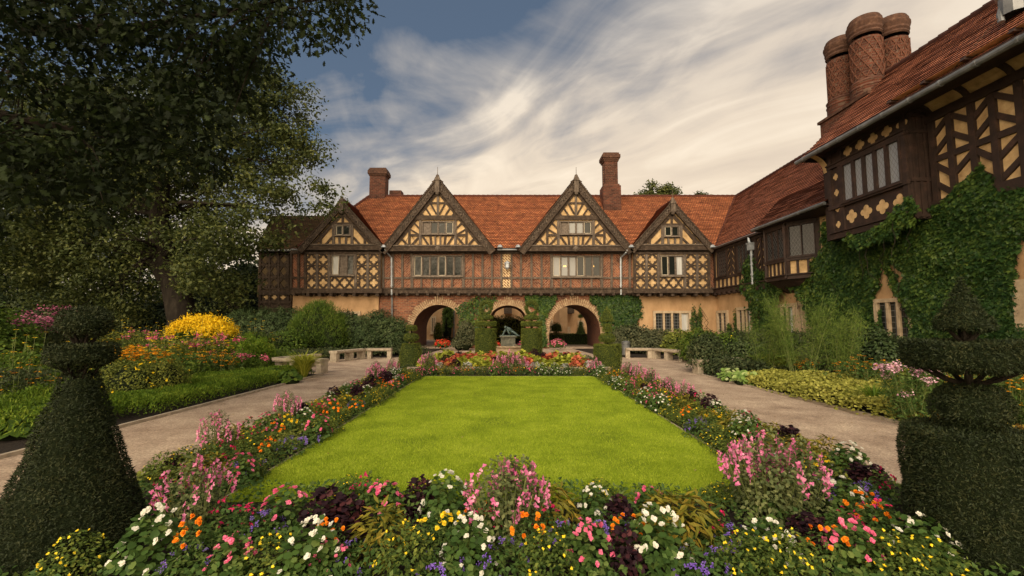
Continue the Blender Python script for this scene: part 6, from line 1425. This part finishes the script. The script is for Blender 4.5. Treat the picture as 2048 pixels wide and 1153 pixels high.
def proto(sp, var):
    key = (sp, var)
    if key in PROTO: return PROTO[key]
    s = SPEC[sp]; rng = np.random.default_rng(hash(sp) % 1000 if False else sum(map(ord, sp)) * 7 + var)
    n, r, h, lf, tm, mat = s['f']; wob = rng.uniform(.85, 1.15, 2)
    p, d = dome(n, r * wob[0], h * wob[1], rng); ax_ = d + [0, 0, -.35 if sp in ('gold_coleus', 'lime_coleus') else .2]
    V, fc = leaves(p, d * .6 + [0, 0, .8], lf, tm, axis=ax_, tilt=.5, rng=rng, width=1.4 if tm is T_LONG and sp != 'gold_coleus' else 1)
    fol = join_mesh('foliage', [(V, fc)]); fol.materials.append(M[mat]); bl = None; each = None; T = None
    if s['b']:
        kind, nb_, bm, zmin, lift = s['b']
        if kind == 'spire':
            a = rng.random(nb_) * 6.28; q = np.sqrt(rng.random(nb_)) * r * 1.25; T = np.stack([q * np.cos(a), q * np.sin(a), s['tall'] * (1 - .35 * (q / (r * 1.25)) ** 2) * rng.uniform(.8, 1.12, nb_)], 1); N2 = np.tile([0, 0, 1.0], (nb_, 1))
        else:
            T, N2 = dome(nb_ * 4, r * wob[0], h * wob[1], rng); m = N2[:, 2] > zmin; T = (N2 * [r * wob[0], r * wob[0], h * wob[1]] + [0, 0, .02] + N2 * lift * rng.uniform(.3, 1.4, len(N2))[:, None])[m][:nb_]; N2 = norm(N2[m][:nb_] + [0, -.25, .25])
        bl = join_mesh('blossoms', bloom_mesh(kind, T, N2, rng)); bl.materials.append(M[bm])
        one = [join_mesh('blossom', bloom_mesh(kind, np.zeros((1, 3)), np.array([[0, -.25, 1.0]]), rng)) for _ in range(3)]
        for o_ in one: o_.materials.append(M[bm])
        each = one
    stm = None
    if sp == 'salvia':
        mb = MB()
        for t in T: mb.tube([(t[0] * .4, t[1] * .4, 0), tuple(t)], .004, 3, cap=False)
        stm = mb.mesh('stems'); stm.materials.append(M['stem'])
    PROTO[key] = (fol, bl, each, T, stm); return PROTO[key]
_U = ['', 'first', 'second', 'third', 'fourth', 'fifth', 'sixth', 'seventh', 'eighth', 'ninth', 'tenth', 'eleventh', 'twelfth', 'thirteenth', 'fourteenth', 'fifteenth', 'sixteenth', 'seventeenth', 'eighteenth', 'nineteenth']
ORD = _U[1:] + [t + ('ieth' if not u else 'y-' + _U[u]) for t in ('twent', 'thirt', 'fort', 'fift') for u in range(10)]
PLANTS = []
def plant(sp, x, y, bed, s=1.0): PLANTS.append([sp, x, y, bed, s])
def finish_plants():
    cnt = {}
    bedname = {'L': 'left lawn border', 'R': 'right lawn border', 'B': 'strip beyond the lawn', 'F': 'foreground flower bed', 'C': 'parterre before the arches'}
    order = {'L': lambda q: q[2], 'R': lambda q: q[2], 'B': lambda q: q[1], 'F': lambda q: q[1], 'C': lambda q: q[1]}
    tail = {'L': 'counting from the camera', 'R': 'counting from the camera', 'B': 'counting from the left', 'F': 'counting from the left', 'C': 'counting from the left'}
    groups = {}
    for q in PLANTS: groups.setdefault((q[0], q[3]), []).append(q)
    for (sp, bed), qs in groups.items():
        qs.sort(key=order[bed])
        for i, (sp_, x, y, b_, s) in enumerate(qs):
            var = random.randrange(3); fol, bl, each, T, stm = proto(sp, var)
            nm = KINDNAME.get(sp, sp); tot = len(qs)
            lab = '%s, %s of its kind in the %s, %s' % (SPEC[sp]['lab'], ORD[i], bedname[bed], tail[bed]) if tot > 1 else 'only %s in the %s' % (SPEC[sp]['lab'], bedname[bed])
            if len(lab.split()) > 16: lab = lab.replace('creeping zinnia dotted with tiny yellow flowers', 'tiny-flowered yellow zinnia').replace('fuchsia with hanging crimson flowers', 'crimson fuchsia')
            if len(lab.split()) > 16: lab = lab.replace(' of its kind', '')
            if len(lab.split()) > 16: lab = lab.replace('counting from the', 'from the')
            root = empty(nm, (x, y, .012), lab, 'flower' if SPEC[sp]['b'] else 'foliage plant', 'bedding plants in the ' + bedname[bed])
            root.rotation_euler = (0, 0, random.uniform(-.5, .5) if bed == 'F' else random.uniform(0, 6.28)); root.scale = (s, s, s * random.uniform(.9, 1.12))
            link('foliage', fol, root, None, world=False)
            if stm: link('stems', stm, root, None, world=False)
            if bl:
                near = y < 3.6 and sp != 'ageratum'
                if near:
                    for k, t in enumerate(T):
                        o = bpy.data.objects.new('blossom', each[k % 3]); COL.objects.link(o); o.parent = root; o.location = tuple(t); o.rotation_euler = (random.uniform(-.5, .5) + (.35 if sp != 'salvia' else 0), random.uniform(-.5, .5), random.uniform(-.6, .6))
                else: link('blossoms', bl, root, None, world=False)
rp = random.Random(21)
def pick(ws):
    t = rp.random() * sum(w for _, w in ws)
    for k, w in ws:
        t -= w
        if t <= 0: return k
    return ws[-1][0]
# side borders: lower plants by the lawn, taller salvias by the path
for bed, sg in (('L', -1), ('R', 1)):
    y = 4.75; i = 0
    while y < 14.1:
        for j, off in enumerate((.13, .55, .98)):
            x = sg * (LX + off + rp.uniform(-.09, .09)); yj = y + rp.uniform(-.1, .1) + .1 * j
            if j == 0: sp = pick([('creeping_zinnia', 5), ('white_begonia', 2.2), ('pink_begonia', 2.2), ('ageratum', 1.2), ('orange_marigold', 1.3)])
            elif j == 1: sp = pick([('creeping_zinnia', 2.0), ('pink_begonia', 1.6), ('white_begonia', 1.6), ('orange_marigold', 1.6), ('yellow_marigold', 1.5), ('dark_coleus', 1.5), ('gold_coleus', 2), ('salvia', .8), ('fuchsia', .6)])
            else: sp = pick([('creeping_zinnia', 3), ('salvia', 1.3), ('dark_coleus', 1.1), ('pink_begonia', .8), ('gold_coleus', 1.6), ('yellow_marigold', 1.6), ('white_begonia', .8), ('fuchsia', .5)])
            plant(sp, x, yj, bed, rp.uniform(.9, 1.12))
        y += .38; i += 1
# strip at the far end of the lawn
x = -2.9
while x < 3.0:
    plant(pick([('creeping_zinnia', 4), ('white_begonia', 1.8), ('pink_begonia', 2.2), ('orange_marigold', 1.4), ('ageratum', 1)]), x, 14.42 + rp.uniform(-.05, .05), 'B', 1.0)
    plant(pick([('creeping_zinnia', 3), ('salvia', 1.2), ('dark_coleus', 1), ('gold_coleus', 1.6), ('yellow_marigold', 1)]), x + .2, 14.85 + rp.uniform(-.06, .06), 'B', 1.0)
    x += .40
plant('salvia', .05, 14.9, 'B', 1.35); plant('salvia', -.3, 15.0, 'B', 1.2); plant('salvia', .35, 15.0, 'B', 1.25); plant('salvia', -2.75, 15.1, 'B', 1.4)
# parterre
for r_, y in enumerate((15.95, 16.6, 17.35, 18.2, 19.2, 20.3)):
    x = -3.0 + .2 * (r_ % 2)
    while x < 3.05:
        if y > 19.8 and abs(x) < .55: x += .5; continue
        sp = pick([('lime_coleus', 3), ('red_coleus', 2.4), ('dark_coleus', 1.4)] + ([('dusty_miller', 2.6)] if r_ == 0 else [])); plant(sp, x + rp.uniform(-.08, .08), y + rp.uniform(-.1, .1), 'C', rp.uniform(1.0, 1.25)); x += .50
# foreground bed, placed plant by plant after the photograph (column, row of the plant's foot)
FG = [('creeping_zinnia', 150, 1170, 1.0), ('orange_marigold', 232, 1090, .8), ('white_begonia', 297, 1150, 1.15), ('orange_marigold', 385, 1150, 1.05), ('ageratum', 372, 1175, .9), ('pink_begonia', 463, 1160, 1.05), ('creeping_zinnia', 540, 1170, 1.15),
      ('white_begonia', 618, 1152, 1.2), ('orange_marigold', 660, 1125, .9), ('salvia', 388, 1075, 1.25), ('fuchsia', 452, 1080, 1.0), ('yellow_marigold', 310, 1055, .8), ('fuchsia', 330, 1010, .9), ('pink_begonia', 570, 1065, 1.2), ('dark_coleus', 650, 1080, 1.15), ('dark_coleus', 690, 1085, 1.1),
      ('gold_coleus', 760, 1110, 1.2), ('ageratum', 705, 1150, .9), ('creeping_zinnia', 812, 1165, 1.2), ('pink_begonia', 765, 1040, 1.2), ('yellow_marigold', 872, 1100, 1.05), ('yellow_marigold', 905, 1092, .9), ('dark_coleus', 838, 1030, .9), ('white_begonia', 890, 1045, 1.15), ('white_begonia', 938, 1150, 1.05),
      ('orange_marigold', 960, 1062, .9), ('salvia', 1010, 1090, 1.4), ('salvia', 1040, 1075, 1.2), ('orange_marigold', 1060, 1125, 1.05), ('ageratum', 1010, 1160, 1.0), ('gold_coleus', 1105, 1060, 1.15), ('ageratum', 1130, 1120, 1.1), ('pink_begonia', 1180, 1145, 1.15), ('creeping_zinnia', 1095, 1165, 1.1),
      ('white_begonia', 1190, 1045, .95), ('dark_coleus', 1240, 1060, .9), ('ageratum', 1215, 1085, 1.0), ('orange_marigold', 1258, 1110, .95), ('white_begonia', 1318, 1140, 1.3), ('pink_begonia', 1300, 1035, .9), ('gold_coleus', 1375, 1085, 1.3), ('gold_coleus', 1330, 1070, 1.1), ('fuchsia', 1425, 1085, .95),
      ('ageratum', 1400, 1155, 1.05), ('ageratum', 1475, 1120, 1.0), ('creeping_zinnia', 1500, 1165, 1.15), ('white_begonia', 1540, 1130, 1.05), ('creeping_zinnia', 1580, 1160, 1.1), ('salvia', 1540, 1050, 1.5), ('salvia', 1600, 1035, 1.35), ('salvia', 1500, 1010, 1.2), ('pink_begonia', 1515, 950, .9),
      ('white_begonia', 1560, 960, .9), ('orange_marigold', 1655, 1140, 1.05), ('pink_begonia', 1708, 1150, 1.1), ('white_begonia', 1690, 1035, 1.1), ('ageratum', 1655, 1020, 1.1), ('ageratum', 1730, 1030, 1.2), ('orange_marigold', 1730, 1055, 1.05), ('orange_marigold', 1745, 1075, .95), ('fuchsia', 1760, 1100, 1.0),
      ('fuchsia', 1690, 1090, .95), ('creeping_zinnia', 1790, 1160, 1.1), ('white_begonia', 1850, 1130, 1.1), ('creeping_zinnia', 1870, 1165, 1.1), ('dark_coleus', 1620, 1110, .9), ('dark_coleus', 1720, 980, .95), ('dark_coleus', 1755, 985, .9), ('fuchsia', 1770, 1010, .9), ('yellow_marigold', 1640, 960, .9),
      ('creeping_zinnia', 500, 960, .9), ('fuchsia', 480, 1100, .9), ('dark_coleus', 345, 960, .85), ('creeping_zinnia', 420, 930, .9), ('ageratum', 520, 1090, 1.0), ('creeping_zinnia', 700, 1010, .9), ('creeping_zinnia', 1440, 1010, .8), ('creeping_zinnia', 1200, 1015, .8), ('creeping_zinnia', 850, 1000, .8),
      ('fuchsia', 735, 1030, 1.1), ('dark_coleus', 1250, 1150, .8), ('ageratum', 880, 1165, .9), ('pink_begonia', 660, 1165, .8), ('ageratum', 1440, 1165, .9), ('fuchsia', 1100, 1095, .8), ('fuchsia', 970, 1100, .8)]
for sp, px, py, s in FG:
    g_ = G(px, min(py, 1150) ); g2 = Vector((g_.x, g_.y, 0)) * (1.0 if py <= 1150 else .97)
    plant(sp, g2.x, g2.y, 'F', s * .92)
finish_plants()
cover([(-3.9, 1.3), (3.9, 1.3), (4.05, 4.6), (-4.05, 4.6)], .13, 15000, .05, T_LEAF, 'green', 'bedding_foliage', 'low green foliage filling gaps between the foreground flowers', amp=.5, cat='foliage')
cover([(-4.1, 4.6), (-2.85, 4.6), (-2.85, 14.1), (-4.1, 14.1)], .14, 15000, .05, T_LEAF, 'olive', 'bedding_foliage', 'low foliage filling gaps in the border left of the lawn', amp=.5, cat='foliage')
cover([(2.85, 4.6), (4.1, 4.6), (4.1, 14.1), (2.85, 14.1)], .14, 15000, .05, T_LEAF, 'olive', 'bedding_foliage', 'low foliage filling gaps in the border right of the lawn', amp=.5, cat='foliage')
cover([(-3.9, 14.2), (3.9, 14.2), (3.9, 21.3), (-3.9, 21.3)], .15, 14000, .07, T_LEAF, 'shrub', 'bedding_foliage', 'low foliage filling gaps in the parterre', amp=.5, cat='foliage')

# fallen leaves and petals on the paths and the lawn
n = 900; x = RNG.uniform(-8, 8, n); y = 2.5 + 18 * RNG.random(n) ** 1.2; m = (np.abs(x) > PIN + .05) & (np.abs(x) < POUT) | ((np.abs(x) < LX) & (y > LY0) & (y < LY1) & (RNG.random(n) < .35))
pts = np.stack([x[m], y[m], np.where(np.abs(x[m]) < LX, .045, .006)], 1)
M['litter'] = leafmat('dry_leaf', (.06, .035, .015), (.20, .12, .04), (.42, .34, .16), .1, .8, 3)
o = leaf_obj('leaf_litter', pts, np.tile([0, 0, 1.0], (len(pts), 1)), .035, T_LEAF, M['litter'], None, tilt=.25); tag(o, 'scattered dry leaves and petals on the gravel paths and lawn', 'leaves', kind='stuff')

# ================================================================ pieces that do not touch become parts of their own
def loose_parts(o, lim=90):
    me = o.data; nv = len(me.vertices)
    if nv > 60000: return
    co_ = np.empty(nv * 3); me.vertices.foreach_get('co', co_); co_ = co_.reshape(-1, 3); _, inv = np.unique(np.round(co_, 4), axis=0, return_inverse=True); inv = inv.ravel()
    par = list(range(inv.max() + 1))
    def find(a):
        while par[a] != a: par[a] = par[par[a]]; a = par[a]
        return a
    fs = [tuple(p.vertices) for p in me.polygons]
    for f in fs:
        r0 = find(inv[f[0]])
        for v in f[1:]: par[find(inv[v])] = r0
    comp = {}
    for i, f in enumerate(fs): comp.setdefault(find(inv[f[0]]), []).append(i)
    cs = list(comp.values())
    if len(cs) < 2 or len(cs) > 400: return
    bb = [(co_[[v for i in c for v in fs[i]]].min(0) - .02, co_[[v for i in c for v in fs[i]]].max(0) + .02) for c in cs]
    ch = True; lab = list(range(len(cs)))
    def fl(a):
        while lab[a] != a: a = lab[a]
        return a
    for i in range(len(cs)):
        for j in range(i):
            if (bb[i][0] <= bb[j][1]).all() and (bb[j][0] <= bb[i][1]).all(): lab[fl(i)] = fl(j)
    g = {}
    for i, c in enumerate(cs): g.setdefault(fl(i), []).extend(c)
    g = list(g.values())
    if len(g) < 2 or len(g) > lim: return
    uvl = me.uv_layers[0].data if me.uv_layers else None; kids = list(o.children)
    for gi, c in enumerate(g):
        mb = MB()
        for i in c:
            p = me.polygons[i]; mb.face([me.vertices[v].co for v in p.vertices], [tuple(uvl[l].uv) for l in p.loop_indices] if uvl else None)
        nm = mb.mesh(me.name, me.polygons[0].use_smooth)
        for m in me.materials: nm.materials.append(m)
        if gi == 0: o.data = nm
        else:
            q = bpy.data.objects.new(o.name.split('.')[0], nm); COL.objects.link(q); q.parent = o.parent; q.location = o.location
for o in list(bpy.data.objects):
    if o.type != 'MESH' or o.parent is None: continue
    r = o
    while r.parent: r = r.parent
    if r.name.split('.')[0] in ('manor_house', 'courtyard_building') and not o.children: loose_parts(o)
    elif r.name.split('.')[0] in ('manor_house', 'courtyard_building') and o.name.split('.')[0] in ('wall', 'pilaster', 'plaster_wall'): loose_parts(o)
